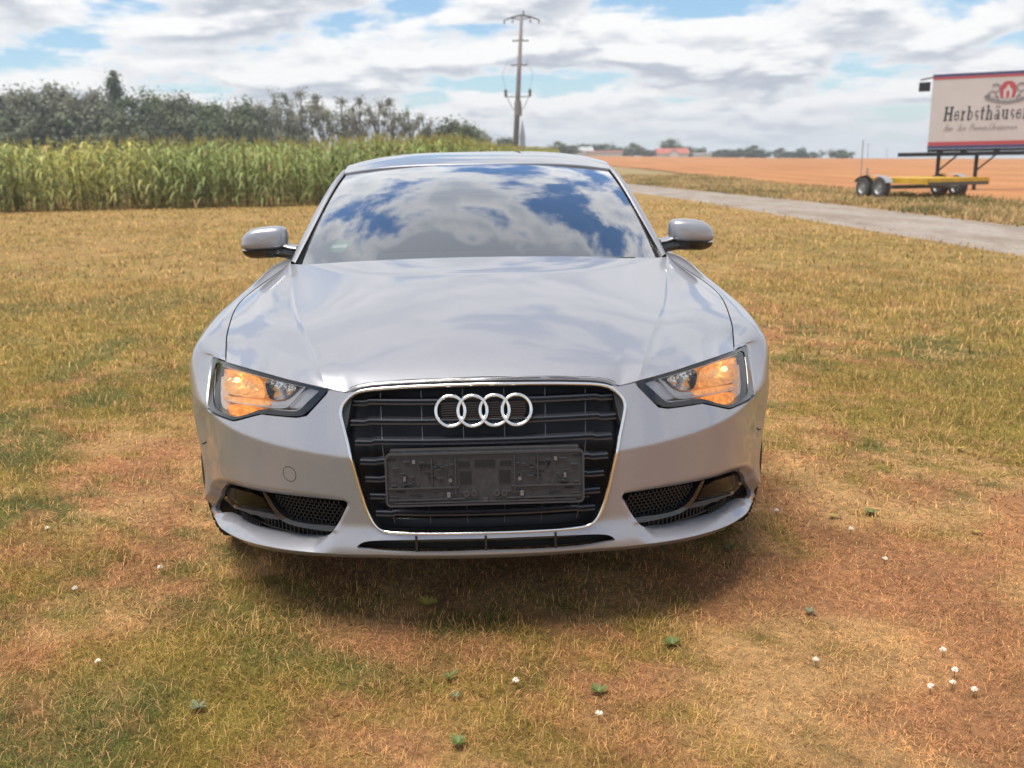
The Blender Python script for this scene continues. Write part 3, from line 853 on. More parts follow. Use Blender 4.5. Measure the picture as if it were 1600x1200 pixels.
# ---- pylon
def pylon():
    Y = 100; x0, _, _ = px_at(803, 215, Y); g = float(terrain(x0, Y))
    root = empty('power_pole', (x0, Y, g)); tag(root, 'tall grey concrete power pole with cross-arms rising behind the maize', 'power pole')
    con = P_('pole_concrete', (.20, .175, .165), .85); _q = tex_noise(con, 1.5, 5, .6); to_base(con, ramp(con, _q, [(.3, (.15, .13, .125)), (.7, (.25, .22, .21))]))
    iron = P_('pole_iron', (.09, .085, .085), .6); ins = P_('insulator', (.13, .10, .09), .3)
    top = px_at(815, 25, Y); lean = (top[0] - x0) / (top[2] - g)
    H_ = top[2] - g
    def X(z): return lean * z
    MB().tube([(0, 0, -.5), (X(H_ * .5), 0, H_ * .5), (X(H_), 0, H_)], [.34, .25, .15], 14).build('pole', con, root, True)
    def zof(py): return px_at(808, py, Y)[2] - g
    # gull-wing top arm
    z = zof(28)
    a = MB()
    for s in (1, -1): a.tube([(X(z), 0, z + .25), (X(z) + s * .9, 0, z + .1), (X(z) + s * 1.85, 0, z - .25)], [.10, .08, .05], 6)
    a.tube([(X(z) - 1.2, 0, z + .02), (X(z) - .2, 0, z - .15), (X(z) + 1.2, 0, z + .02)], .05, 6)
    a.build('top_arm', iron, root)
    for s in (-1.75, -.9, .9, 1.75):
        MB().lathe([(-.35, .03), (-.3, .09), (-.2, .05), (-.12, .09), (0, .03)], 'z', 8, (X(z) + s, 0, z - .05 - .1 * abs(s))).build('insulator', ins, root, True)
    MB().lathe([(0, .05), (.2, .10), (.32, .05), (.45, .08), (.5, .02)], 'z', 8, (X(z) + .2, 0, z + .2)).build('insulator', ins, root, True)
    for py in (64, 102):
        z = zof(py); b = MB()
        b.tube([(X(z) - .80, 0, z - .04), (X(z), 0, z + .10), (X(z) + .80, 0, z - .04)], [.05, .09, .05], 6).build('cross_arm', iron, root)
        for s in (-.75, .75): MB().lathe([(-.05, .03), (.05, .08), (.15, .03)], 'z', 8, (X(z) + s, 0, z)).build('insulator', ins, root, True)
    z = zof(151); b = MB()
    b.tube([(X(z) - 1.15, 0, z), (X(z) + 1.15, 0, z)], .05, 6)
    for s in (1, -1): b.tube([(X(z) + s * .22, 0, z - 1.5), (X(z) + s * .65, 0, z - 1.0), (X(z) + s * 1.1, 0, z - .1)], .035, 6)
    b.build('cable_bracket', iron, root)
    for s in (1, -1):
        MB().lathe([(-.05, .10), (.2, .16), (.35, .12), (.5, .20), (.68, .12), (.8, .02)], 'z', 10, (X(z) + s * 1.25, 0, z)).build('cable_terminal', ins, root, True)
        b = MB().tube([(X(z) + s * 1.25, 0, z + .7), (X(z) + s * 1.55, 0, z + 2.2), (X(z) + s * 1.0, 0, z + 3.6), (X(z) + s * .8, 0, zof(102))], .014, 5); b.build('cable', iron, root)
    MB().lathe([(0, .40), (1.2, .36), (1.5, .30)], 'z', 12, (X(z), 0, z - 1.9)).build('clamp_collar', con, root, True)
pylon()
for (px, y0, y1, Y, lab) in ((1357, 223, 248, 330, 'thin distant mast standing above the trailer wheels'), (1386, 231, 248, 420, 'fainter distant mast right of the mast above the trailer wheels')):
    x, y, z1 = px_at(px, y0, Y); g = float(terrain(x, Y)); h = z1 - g
    root = empty('distant_mast', (x, y, g)); tag(root, lab, 'mast', 'distant masts over the field')
    b = MB().tube([(0, 0, 0), (0, 0, h)], [.16, .08], 6); b.build('pole', M['lampgrey'], root)
    b = MB().tube([(-1.1, 0, h * .86), (1.1, 0, h * .86)], .08, 6); b.build('cross_arm', M['lampgrey'], root)

# ---- billboard
def billboard():
    A = np.array([16.22, 37.0]); d = np.array([.90, -.436]); W, Hh, z0 = 6.1, 2.74, 1.60
    ang = math.atan2(d[1], d[0])
    root = empty('billboard', (A[0], A[1], 0), ang); tag(root, 'large cream billboard with red and blue stripes and a red crest on black posts', 'billboard')
    cream = P_('board_cream', (.56, .52, .49), .6); _q = tex_noise(cream, .8, 5, .6); to_base(cream, ramp(cream, _q, [(.3, (.50, .475, .46)), (.7, (.56, .535, .515))]))
    red = P_('board_red', (.42, .075, .085), .5); blue = P_('board_blue', (.055, .06, .16), .5); ink = P_('board_ink', (.045, .052, .058), .5); grey = P_('board_grey', (.23, .22, .23), .5); steel = P_('black_steel', (.018, .019, .022), .45)
    MB().box((W / 2, .06, z0 + Hh / 2), (W, .12, Hh)).build('board', cream, root)
    MB().box((W / 2, -.005, z0 + Hh - .045), (W + .02, .008, .10)).build('blue_stripe', blue, root)
    MB().box((W / 2, -.005, z0 + Hh - .145), (W, .008, .085)).build('red_stripe', red, root)
    MB().box((W / 2, -.005, z0 + .19), (W, .008, .14)).build('red_stripe', red, root)
    MB().box((W / 2, -.005, z0 + .055), (W + .02, .008, .11)).build('blue_stripe', blue, root)
    # lettering: strokes with heavy stems and slab feet
    GL = {'H': [('r', 0, 0, .2, 1), ('r', .52, 0, .72, 1), ('r', .2, .45, .52, .57), ('r', -.08, 0, .28, .09), ('r', -.08, .91, .28, 1), ('r', .44, 0, .80, .09), ('r', .44, .91, .8, 1), .82],
          'e': [('o', .26, .34, .26, .34, 35, 345), ('r', .06, .33, .5, .42), .56], 'r': [('r', .06, 0, .22, .68), ('r', -.02, 0, .32, .08), ('r', -.02, .60, .2, .68), ('o', .34, .46, .14, .2, 60, 175), .46],
          'b': [('r', .06, 0, .22, 1), ('r', -.04, .92, .2, 1), ('o', .30, .33, .24, .33, 0, 360), .60], 's': [('o', .22, .50, .17, .18, 20, 270), ('o', .22, .18, .18, .18, -90, 160), .44],
          't': [('r', .1, .05, .26, .92), ('r', 0, .60, .40, .68), ('o', .28, .14, .12, .13, 180, 320), .44], 'h': [('r', .06, 0, .22, 1), ('r', -.04, .92, .2, 1), ('r', -.02, 0, .30, .08), ('r', .42, 0, .58, .45), ('o', .36, .45, .16, .22, 0, 150), ('r', .36, 0, .64, .08), .66],
          'ä': [('o', .22, .20, .18, .20, 0, 360), ('r', .36, .0, .50, .5), ('o', .28, .50, .16, .18, 0, 150), ('r', .08, .82, .2, .94), ('r', .32, .82, .44, .94), ('r', .4, 0, .58, .08), .60],
          'u': [('r', .06, .2, .22, .68), ('r', -.02, .60, .2, .68), ('o', .26, .24, .14, .22, 180, 330), ('r', .40, 0, .56, .68), ('r', .32, .6, .5, .68), ('r', .42, 0, .64, .08), .66]}
    x = .50; sc = .52; zb = z0 + 1.03; sh = .08
    def poly(b, P): b.prism([(p, q) for p, q in P], -.010, -.0012)
    for ch in 'Herbsthäuser':
        b = MB(); g = GL[ch]
        for s in g[:-1]:
            f = lambda a, c: (x + (a + sh * c) * sc * .68, zb + c * sc)
            if s[0] == 'r': poly(b, [f(s[1], s[2]), f(s[3], s[2]), f(s[3], s[4]), f(s[1], s[4])])
            else:
                _, cx, cz, rx, rz, a0, a1 = s; n = 12
                th = np.radians(np.linspace(a0, a1, n + 1))
                for i in range(n):
                    q = []
                    for t_, k in ((th[i], 1), (th[i + 1], 1), (th[i + 1], 0), (th[i], 0)):
                        wd = .04 + .065 * abs(math.cos(t_)); rr_x = rx - (0 if k else wd * 1.0); rr_z = rz - (0 if k else .075)
                        q.append(f(cx + rr_x * math.cos(t_), cz + rr_z * math.sin(t_)))
                    poly(b, q)
        tag(b.build('letter', ink, root), 'dark letter ' + ch + ' of the name')
        x += g[-1] * sc * .68 + .040
    name_w = x - .5
    # slanted script line below: thin joined strokes with the words' spacing
    scr = P_('script_ink', (.30, .28, .275), .5)
    xs = .50
    rnd = random.Random(3)
    def script(ch, x, b):
        h = .13; up = ch in 'APbdkltf'; z = z0 + .66
        H2 = .26 if up else h
        q = lambda a, c: (x + a * .11 + c * .35, -.006, z + c)
        if ch == 'A': b.tube([q(0, 0), q(.6, .26), q(.9, 0)], .011, 4); b.tube([q(.3, .1), q(.8, .1)], .009, 4)
        elif ch == 'P': b.tube([q(.1, 0), q(.2, .26), q(.8, .24), q(.8, .15), q(.2, .13)], .011, 4)
        elif ch in 'eaou': b.tube([q(.7, .11), q(.3, .13), q(.05, .06), q(.3, 0), q(.7, .03), q(.75, .12), q(.8, .02)][: 7 if ch in 'au' else 5], .010, 4)
        elif ch in 'dbtl': b.tube([q(.1, .06), q(.4, 0), q(.7, .05), q(.7, .25), q(.7, .01)], .010, 4)
        else: b.tube([q(0, 0), q(.1, .12), q(.35, .12), q(.5, .03), q(.75, .10)], .010, 4)
    for ch in 'Aus der Privatbrauerei':
        if ch == ' ': xs += .10; continue
        b = MB(); script(ch, xs, b); b.build('script_letter', scr, root); xs += .115
    # crest: red arch-shaped shield with a pale house, grey scrolls and a ribbon
    cx, cz = 2.58, z0 + 2.05
    def sh_poly(k): return [(cx + k * a, cz + k * c) for a, c in ((-.26, -.30), (.26, -.30), (.32, -.05), (.30, .20), (.20, .34), (.07, .40), (-.07, .40), (-.20, .34), (-.30, .20), (-.32, -.05))]
    b = MB(); b.prism(sh_poly(.86), -.010, -.0012); b.build('crest_shield', red, root)
    b = MB(); b.prism([(cx - .13, cz - .26), (cx + .13, cz - .26), (cx + .15, cz + .02), (cx + .07, cz + .10), (cx, cz + .24), (cx - .07, cz + .10), (cx - .15, cz + .02)], -.016, -.0105); b.build('crest_house', cream, root)
    b = MB(); b.prism([(cx - .05, cz - .24), (cx + .05, cz - .24), (cx + .05, cz - .04), (cx, cz + .02), (cx - .05, cz - .04)], -.020, -.0165); b.build('crest_door', red, root)
    for s in (1, -1):
        b = MB()
        for (a, c, r_, t0, t1) in ((.42, .12, .14, 40, 330), (.52, -.12, .13, -40, 250), (.40, -.26, .10, 90, 380), (.66, -.20, .09, 0, 260)):
            th = np.radians(np.linspace(t0, t1, 16)); b.tube([(cx + s * (a + r_ * math.cos(t_)), -.010, cz + c + r_ * math.sin(t_)) for t_ in th], [.030 - .0014 * i for i in range(16)], 5)
        b.build('crest_scroll', grey, root)
    b = MB(); th = np.linspace(-.72, .72, 20)
    P = [(cx + a, cz - .36 - .10 * math.cos(a * 3)) for a in th] + [(cx + a, cz - .25 - .10 * math.cos(a * 3)) for a in th[::-1]]
    b.prism(P, -.018, -.0125); b.build('crest_ribbon', grey, root)
    # frame, beam and legs
    MB().box((W / 2 - .2, .16, z0 - .20), (W + 1.7, .16, .15)).build('beam', steel, root)
    MB().box((W / 2, .20, z0 - .06), (W, .10, .10)).build('beam', steel, root)
    for xx in (.25, 1.08, 2.2, 3.4, 4.6, 5.6): MB().box((xx + .2, .18, z0 - .12), (.22, .14, .14)).build('bracket', steel, root)
    for xx in (.42, 1.75, 4.4, 5.7):
        MB().box((xx, .35, (z0 - .25) / 2), (.14, .14, z0 - .25)).build('post', steel, root)
        MB().tube([(xx, .35, .75), (xx + .65, .25, z0 - .25)], .035, 6).build('brace', steel, root)
    MB().box((-.28, .10, z0 + Hh - .42), (.40, .10, .34)).build('flood_lamp', steel, root)
    MB().tube([(-.45, .10, z0 + Hh - .16), (.05, .10, z0 + Hh - .08)], .03, 6).build('lamp_arm', steel, root)
billboard()

# ---- trailer
def trailer():
    root = empty('flatbed_trailer', (13.25, 31.2, 0), R(13)); tag(root, 'yellow flatbed trailer with grey wheels parked on the verge under the billboard', 'trailer')
    yel = P_('trailer_yellow', (.62, .36, .025), .5); _q = tex_noise(yel, 3, 5, .6); to_base(yel, ramp(yel, _q, [(.3, (.48, .27, .02)), (.65, (.66, .39, .03))]))
    galv = P_('galvanised', (.36, .37, .38), .5, .5); wood_ = P_('trailer_boards', (.10, .085, .07), .8)
    # local x across, local y away from the camera
    for s in (1, -1): MB().box((s * 1.05, -.42, .58), (.10, 3.5, .17)).build('side_rail', yel, root)
    for k, yy in enumerate(np.linspace(-2.1, 1.25, 6)): MB().box((0, yy, .535), (2.0, .10, .10)).build('cross_member', yel, root)
    for k in range(9): MB().box((-.88 + .22 * k, -.42, .635), (.20, 3.4, .04)).build('deck_board', yel if k % 3 else yel, root)
    MB().box((0, -2.21, .57), (2.2, .08, .19)).build('tail_bar', yel, root)
    MB().box((0, -2.27, .50), (2.1, .03, .10)).build('lamp_bar', wood_, root)
    for s in (1, -1):
        for yy in (-.45, .45):
            w = empty('wheel', (s * 1.42, yy, .36), 0, root)
            MB().lathe([(-.11, .20), (-.12, .28), (-.10, .35), (.10, .35), (.12, .28), (.11, .20)], 'x', 24).build('tyre', P_('old_tyre', (.07, .07, .072), .85), w, True, 50)
            MB().lathe([(-.10, .205), (-.06, .18), (-.05, .07), (-.09, .06), (-.09, .001)], 'x', 20).build('rim', galv, w, True, 40)
            MB().lathe([(.10, .205), (.06, .18), (.05, .07), (.09, .06), (.09, .001)], 'x', 20).build('rim', galv, w, True, 40)
        b = MB(); th = np.radians(np.linspace(10, 170, 12)); V = []
        for t_ in th: 
            for xx in (-.14, .14): V.append((s * 1.42 + xx, .88 * math.cos(t_), .40 + .36 * math.sin(t_)**.6))
        b.add(V, grid_faces(12, 2)); b.build('mudguard', galv, root, True)
    for yy in (-.45, .45): MB().tube([(-1.35, yy, .36), (1.35, yy, .36)], .05, 8).build('axle', galv, root)
    for s in (1, -1): MB().tube([(s * .9, 1.3, .50), (0, 2.7, .48)], .05, 6).build('drawbar', galv, root)
    MB().lathe([(-.10, .10), (.10, .10)], 'x', 14, (0, 2.5, .14)).build('jockey_wheel', galv, root)
    MB().tube([(0, 2.5, .14), (0, 2.5, .95)], .035, 6).build('jockey_post', galv, root)
    MB().tube([(-1.1, 1.2, .6), (-1.1, 1.2, 1.9)], .018, 6).build('stake', galv, root)
trailer()

# ---- small plants in the lawn
def on_ground(px, py):
    d = FWD + (px - 800) / F_PX * RGT - (py - 600) / F_PX * UPV
    t = -CAM_H / d[2]; return d[0] * t, d[1] * t
CLOV = P_('clover_white', (.78, .72, .62), .8); LG = P_('weed_green', (.095, .125, .03), .55); LY = P_('weed_yellow', (.34, .26, .05), .6); LGG = P_('weed_grey_green', (.13, .15, .08), .6)
def clover(px, py, lab):
    x, y = on_ground(px, py); root = empty('clover_flower', (x, y, 0), random.random() * 6)
    b = MB(); r = np.random.default_rng(int(px))
    for k in range(26):
        v = r.standard_normal(3); v[2] = abs(v[2]) * .8; v /= np.linalg.norm(v); c = v * .0045 + [0, 0, .021]; e = v * .0092 + [0, 0, .021]
        b.tube([tuple(c), tuple(e)], [.0022, .0008], 4)
    b.build('head', CLOV, root); MB().tube([(0, 0, 0), (.002, 0, .026)], .001, 5).build('stem', LG, root)
    tag(root, lab, 'flower', 'white clover heads in the lawn')
for px, py, lab in ((118, 929, 'white clover head left of the car near the lawn edge'), (251, 896, 'white clover head in the grass close to the left front wheel'), (75, 834, 'white clover head far to the left of the car'), (1213, 806, 'white clover head beside the right front wheel'), (1274, 1043, 'white clover head with a small one beside it, right foreground'),
                    (1472, 1027, 'topmost of the clover heads at the far right'), (1491, 1059, 'upper clover head of the pair at the far right'), (1453, 1085, 'largest clover head at the far right foreground'), (1487, 1079, 'clover head right of the largest one'), (1521, 1090, 'rightmost clover head in the foreground'), (936, 1127, 'white clover head in the dry grass at the bottom centre'), (806, 1075, 'small white clover head in front of the number plate'), (155, 1045, 'tiny clover head low on the left'), (1329, 835, 'small clover head in the dry patch right of the car'), (1382, 883, 'faint clover head right of the dry patch')): clover(px, py, lab)
def weed(px, py, r, n, mat, lab, up=.25):
    x, y = on_ground(px, py); root = empty('broad_leaf_weed', (x, y, 0)); q = np.random.default_rng(int(px + py))
    n = int(n * 1.5)
    for k in range(n):
        a = 6.283 * k / n + q.uniform(-.5, .5); l = r * .5 * q.uniform(.7, 1.15); w = l * q.uniform(.14, .24); V = []
        u_ = up * q.uniform(.5, 1.8)
        for s in np.linspace(0, 1, 6):
            ww = w * math.sin(math.pi * min(s * .92 + .06, 1))**.7; zz = .008 + l * (u_ * s + .22 * s - .4 * s * s * u_)
            for e in (-1, 0, 1): V.append((l * s * math.cos(a) - e * ww * math.sin(a), l * s * math.sin(a) + e * ww * math.cos(a), zz + .25 * ww * abs(e)))
        mesh('leaf', V, grid_faces(6, 3), mat, root)
    tag(root, lab, 'weed', 'broad-leaved weeds in the lawn')
for a in ((712, 1092, .035, 4, LGG, 'broad grey-green weed in the dry grass at the bottom centre left'), (702, 1062, .05, 5, LG, 'upright green weed above the grey-green weed at the bottom centre left'), (715, 1165, .055, 7, LG, 'bright green weed at the bottom edge left of centre'), (667, 950, .07, 11, LY, 'yellow-green tuft of long leaves in the shade under the bumper'),
          (1360, 805, .06, 9, LG, 'green weed in the middle of the dry patch right of the car'), (1300, 810, .045, 6, LY, 'yellow weed left of the green one right of the car'), (1525, 835, .035, 5, LY, 'yellow weed at the far right edge'), (935, 1085, .05, 7, LG, 'low green weed in front of the grille at the bottom'), (310, 1110, .05, 6, LGG, 'grey-green weed in the left foreground grass'), (1500, 705, .05, 6, LY, 'yellow weed far to the right in the lawn'), (1140, 860, .05, 6, LG, 'green weed in the shade behind the right front wheel'), (1050, 1010, .05, 9, LG, 'green tuft in the dry grass right of centre'), (1265, 960, .045, 7, LGG, 'small weed in the right foreground dry grass')): weed(*a)

# ---- thin summer haze over the land
hz = MB().box((0, 475, 14), (1998, 1090, 48)).build('haze', None)
hz.data.materials.append(bpy.data.materials.new('haze_air'))
_m = hz.data.materials[0]; _m.use_nodes = True; _m.node_tree.nodes.clear()
_v = _m.node_tree.nodes.new('ShaderNodeVolumePrincipled'); _o = _m.node_tree.nodes.new('ShaderNodeOutputMaterial')
_v.inputs['Color'].default_value = (.86, .92, 1.0, 1); _v.inputs['Density'].default_value = .0007; _v.inputs['Anisotropy'].default_value = .3
_m.node_tree.links.new(_v.outputs[0], _o.inputs['Volume'])
tag(hz, 'pale summer haze over the fields', 'haze', kind='stuff')


# ================================================================== THE CAR
# car frame: x to the right of the picture, y backwards from the nose, z up
_c, _s = math.cos(CAR_YAW), math.sin(CAR_YAW)
def project(p):
    p = np.asarray(p, float)
    w = np.stack([CAR_LOC[0] + _c * p[..., 0] - _s * p[..., 1], CAR_LOC[1] + _s * p[..., 0] + _c * p[..., 1], p[..., 2] - CAM_H], -1)
    d = w @ FWD
    return np.stack([800 + F_PX * (w @ RGT) / d, 600 - F_PX * (w @ UPV) / d], -1)
def at_y(px, py, y):
    """car-frame point at depth y behind the nose seen in a given direction"""
    d = FWD + (px - 800) / F_PX * RGT - (py - 600) / F_PX * UPV
    o = np.array([-CAR_LOC[0], -CAR_LOC[1], CAM_H])
    M = np.array([[_c, _s, 0], [-_s, _c, 0], [0, 0, 1]])
    d = M @ d; o = M @ o
    return o + d * (y - o[1]) / d[1]

# ---- plan curve of the front end and flanks, by arc length u
_pl = np.array([(0, 0), (.1, .0025), (.2, .010), (.3, .023), (.38, .038), (.46, .062), (.54, .096), (.62, .143), (.70, .207), (.775, .295), (.83, .385), (.872, .463),
                (.908, .52), (.933, .57), (.953, .65), (.965, .78), (.968, .9), (.965, 1.05), (.958, 1.2), (.95, 1.4), (.942, 1.6)])
_pp = np.vstack([_pl[:0:-1] * [-1, 1], _pl])
_pu = np.r_[0, np.cumsum(np.linalg.norm(np.diff(_pp, axis=0), axis=1))]; _pu -= _pu[len(_pl) - 1]
PLAN = Spl(_pu, _pp)
_ud = np.linspace(0, _pu[-1], 2000); _pd = PLAN(_ud)
def u_at_y(y): return np.interp(y, _pd[:, 1], _ud)
def u_at_x(x): return np.interp(x, _pd[:1300, 0], _ud[:1300])
def xm_at_y(y): return np.interp(y, _pd[:, 1], _pd[:, 0])
def plan(u):
    p = PLAN(u); t = (PLAN(u + .002) - PLAN(u - .002))
    t /= np.linalg.norm(t, axis=-1, keepdims=True)
    return p, np.stack([t[..., 1], -t[..., 0]], -1)
def sr(t, r): return .5 * (t + np.sqrt(t * t + r * r)) - r * .5 * np.exp(-np.abs(t) / r)
FOG = None
LIP_U, LIP_Z = [0, .3, .45, .65, .85, 1.05, 1.3], [.262, .261, .255, .243, .229, .211, .20]
def disp(u, z, fog=True):
    u = np.abs(u)
    zc = lin(u, [0, .38, .6, 1.0, 1.2], [.525, .535, .552, .590, .60])
    r = lin(u, [0, .38, .7, 1.0], [.07, .06, .025, .012])
    t = z - zc
    d = -.42 * sr(t, r) - .05 * sr(-t, .03)
    zl = lin(u, LIP_U, LIP_Z)
    d = d + .024 * sstep(z, .345, zl + .004) * (1 - .5 * sstep(u, .9, 1.1))
    d = d - lin(u, [0, .45, .7, 1.0], [1.2, 1.2, 1.1, .9]) * sr(zl - z, .0035)
    if fog and FOG is not None:
        pts = np.stack([np.ravel(u), np.ravel(z)], 1)
        near = (pts[:, 0] > .3)
        e = np.zeros(len(pts))
        if near.any():
            ds, at = poly_dist(pts[near], FOG[0], FOG[1])
            q = 1 - np.clip(ds / at[:, 0], 0, 1)
            un, zn = pts[near, 0], pts[near, 1]
            zb = np.interp(un, FOG[2][:, 0], FOG[2][:, 1]); zln = lin(un, LIP_U, LIP_Z)
            k = np.clip((zn - zln) / (zb - zln), 0, 1) * (zn < zb + .012)
            dep = lin(un, FOG[2][:, 0], FOG[2][:, 2]) * sstep(un, .40, .50) * (1 - sstep(un, .985, 1.06))
            e[near] = np.minimum(-at[:, 1] * (q * q * (2.2 - 1.2 * q)), -dep * k**1.15)
        d = d + e.reshape(np.shape(u))
    return d
def S(u, z, off=0.0, fog=False):
    u = np.asarray(u, float); z = np.asarray(z, float)
    p, n = plan(u)
    d = disp(u, z, fog) + off
    return np.stack([p[..., 0] + n[..., 0] * d, p[..., 1] + n[..., 1] * d, z], -1)
def Sn(u, z, off=0.0):
    a = S(u + .003, z, off) - S(u - .003, z, off); b = S(u, z + .003, off) - S(u, z - .003, off)
    n = np.cross(a, b); return n / np.linalg.norm(n, axis=-1, keepdims=True)
def on(pts, off=0.0, side=-1):
    """(u, z) on the front skin, set back by off, of directions measured on the photograph's left half (side -1)"""
    px = np.array(pts, float); of = np.broadcast_to(np.asarray(off, float), (len(px),))
    x0 = np.array([at_y(a, b, .1) for a, b in px])
    q = np.stack([np.minimum(np.abs(x0[:, 0]), 1.05) * 1.05, np.clip(x0[:, 2], .2, .75)], 1)
    def f(q): return project(S(q[:, 0], q[:, 1], of) * [side, 1, 1]) - px
    for _ in range(25):
        r0 = f(q); a = (f(q + [1e-4, 0]) - r0) / 1e-4; b = (f(q + [0, 1e-4]) - r0) / 1e-4
        det = a[:, 0] * b[:, 1] - a[:, 1] * b[:, 0]; det = np.where(np.abs(det) < 1e-9, 1e-9, det)
        du = (-r0[:, 0] * b[:, 1] + r0[:, 1] * b[:, 0]) / det; dz = (-a[:, 0] * r0[:, 1] + a[:, 1] * r0[:, 0]) / det
        q = q + np.clip(np.stack([du, dz], 1), -.08, .08)
        q[:, 0] = np.clip(q[:, 0], -.05, 1.25); q[:, 1] = np.clip(q[:, 1], .1, .85)
    return q

# ---- materials
def paint():
    m = P_('silver_paint', (.4, .4, .42), .34, .42, 1.0, .022)
    nt, N, L, b = nodes(m)
    f = tex_noise(m, 900, 2, .6)
    c = ramp(m, f, [(.3, (.262, .266, .298)), (.7, (.375, .38, .418))])
    g = tex_noise(m, 46, 3, .62)                          # road dust and fly specks
    sp = ramp(m, g, [(.735, (0, 0, 0)), (.76, (1, 1, 1))])
    mx = N.new('ShaderNodeMix'); mx.data_type = 'RGBA'
    L.new(sp, mx.inputs[0]); L.new(c, mx.inputs[6]); mx.inputs[7].default_value = (.20, .185, .165, 1)
    L.new(mx.outputs[2], b.inputs['Base Color'])
    h = tex_noise(m, 7, 5, .6)
    rr = ramp(m, h, [(.3, (.015, .015, .015)), (.75, (.05, .05, .05))])
    L.new(rr, b.inputs['Coat Roughness'])
    return m
M['paint'] = paint()
M['chrome'] = P_('chrome', (.86, .86, .85), .09, 1.0)
M['satin'] = P_('satin_metal', (.62, .62, .63), .28, 1.0)
M['black'] = P_('black_plastic', (.016, .016, .018), .42)
M['gloss'] = P_('gloss_black_plastic', (.010, .010, .012), .14, 0, .6, .08)
M['slat'] = P_('grille_slat_plastic', (.030, .031, .040), .26, 0, .6, .12)
M['carrier'] = P_('worn_black_plastic', (.035, .035, .037), .5)
_f = tex_noise(M['carrier'], 60, 4, .6); to_base(M['carrier'], ramp(M['carrier'], _f, [(.3, (.018, .018, .021)), (.75, (.042, .041, .044))]))
M['rib'] = P_('edge_sheen_plastic', (.042, .041, .046), .40)  # same plastic, lighter: the sheen on raised edges is put into the colour
M['dark'] = P_('dark_underbody', (.008, .008, .008), .8)
M['rubber'] = P_('tyre_rubber', (.020, .020, .020), .75)
M['fabric'] = P_('dark_interior', (.022, .022, .024), .7)
M['white'] = P_('white_print', (.75, .78, .74), .5)
M['green'] = P_('green_print', (.03, .30, .13), .5)
M['brass'] = P_('grey_clip', (.16, .16, .165), .4, .3)
def glass(name, tint, ior=1.5, boost=1.0, rough=0.0):
    m = bpy.data.materials.new(name); m.use_nodes = True
    nt = m.node_tree; N, L = nt.nodes, nt.links; N.clear()
    fr = N.new('ShaderNodeFresnel'); fr.inputs[0].default_value = ior
    mu = N.new('ShaderNodeMath'); mu.operation = 'MULTIPLY'; mu.inputs[1].default_value = boost; mu.use_clamp = True
    L.new(fr.outputs[0], mu.inputs[0])
    t = N.new('ShaderNodeBsdfTransparent'); t.inputs[0].default_value = (*tint, 1)
    g = N.new('ShaderNodeBsdfGlossy'); g.inputs['Roughness'].default_value = rough; g.inputs['Color'].default_value = (1, 1, 1, 1)
    mx = N.new('ShaderNodeMixShader'); o = N.new('ShaderNodeOutputMaterial')
    L.new(mu.outputs[0], mx.inputs[0]); L.new(t.outputs[0], mx.inputs[1]); L.new(g.outputs[0], mx.inputs[2]); L.new(mx.outputs[0], o.inputs[0])
    return m
M['windscreen'] = glass('windscreen_glass', (.66, .74, .72), 1.8, 4.0)
M['sideglass'] = glass('side_glass', (.25, .28, .28), 1.5, 1.6)
M['lens'] = glass('clear_lens', (.93, .94, .95), 1.45, 1.0)
M['foglens'] = glass('fog_lens', (.5, .5, .5), 1.4, .35)
def amber(name, col, es):
    m = P_(name, col, .22, .35, emit=(1.0, .36, .05), emit_s=es)  # emission and amber tone stand in for bulb light on these surfaces
    nt, N, L, b = nodes(m)
    f = tex_noise(m, 55, 3, .6)
    mr = N.new('ShaderNodeMapRange'); mr.inputs[1].default_value = .32; mr.inputs[2].default_value = .68
    mr.inputs[3].default_value = es * .25; mr.inputs[4].default_value = es * 1.7
    L.new(f, mr.inputs[0]); L.new(mr.outputs[0], b.inputs['Emission Strength'])
    return m
M['amber'] = amber('glowing_amber_reflector', (.95, .66, .34), .20)
M['amber_low'] = amber('lit_amber_prism', (.85, .36, .05), .34)
M['bulb'] = P_('lit_bulb', (1, .8, .4), .3, emit=(1.0, .66, .28), emit_s=1.6)
M['reflector'] = P_('reflector_chrome', (.90, .90, .90), .12, 1.0)
M['lampgrey'] = P_('lamp_bezel', (.82, .79, .80), .25, .0)
M['lampwhite'] = P_('lamp_light_guide', (.90, .89, .87), .25)

car = empty('car', CAR_LOC, CAR_YAW)
tag(car, 'silver five-door hatchback with amber lamps lit and bare number plate carrier', 'car')

def two(name, V, Fc, mat, parent=None, smooth=True, parents=None):
    """the right-hand panel as given and its mirror image"""
    V = np.asarray(V, float); r = []
    for s in (1, -1):
        par = parents[s] if parents else (parent or car)
        o = mesh(name, V * [s, 1, 1], Fc if s == 1 else [f[::-1] for f in Fc], mat, par, smooth)
        r.append(sharp(o, 42) if smooth else o)
    return r
def skin_panel(pts, off, step=.008, it=2, ret=.008, bowl=0.0, bowl_w=.02, ripple=None, fog=False, uv=None, holes=()):
    """a patch of the front skin cut to a measured outline; vertices and faces for the right-hand side"""
    o = on(pts, off) if uv is None else uv
    o = resample(chaikin(o, it) if it else o, step)
    v, f = cdt(o, list(holes), step)
    of = np.full(len(v), float(np.mean(off)))
    if bowl or ripple:
        d = poly_dist(v, o)
        of = of - bowl * (1 - np.clip(1 - d / bowl_w, 0, 1)**2)
        if ripple: of = of + ripple(v) * np.clip(d / .008, 0, 1)
    X = S(v[:, 0], v[:, 1], of, fog)
    p, n = plan(v[:, 0])
    if ret:
        return with_return(X, f, np.c_[-n * ret, np.zeros(len(v))])
    return X.tolist(), [tuple(t) for t in f]

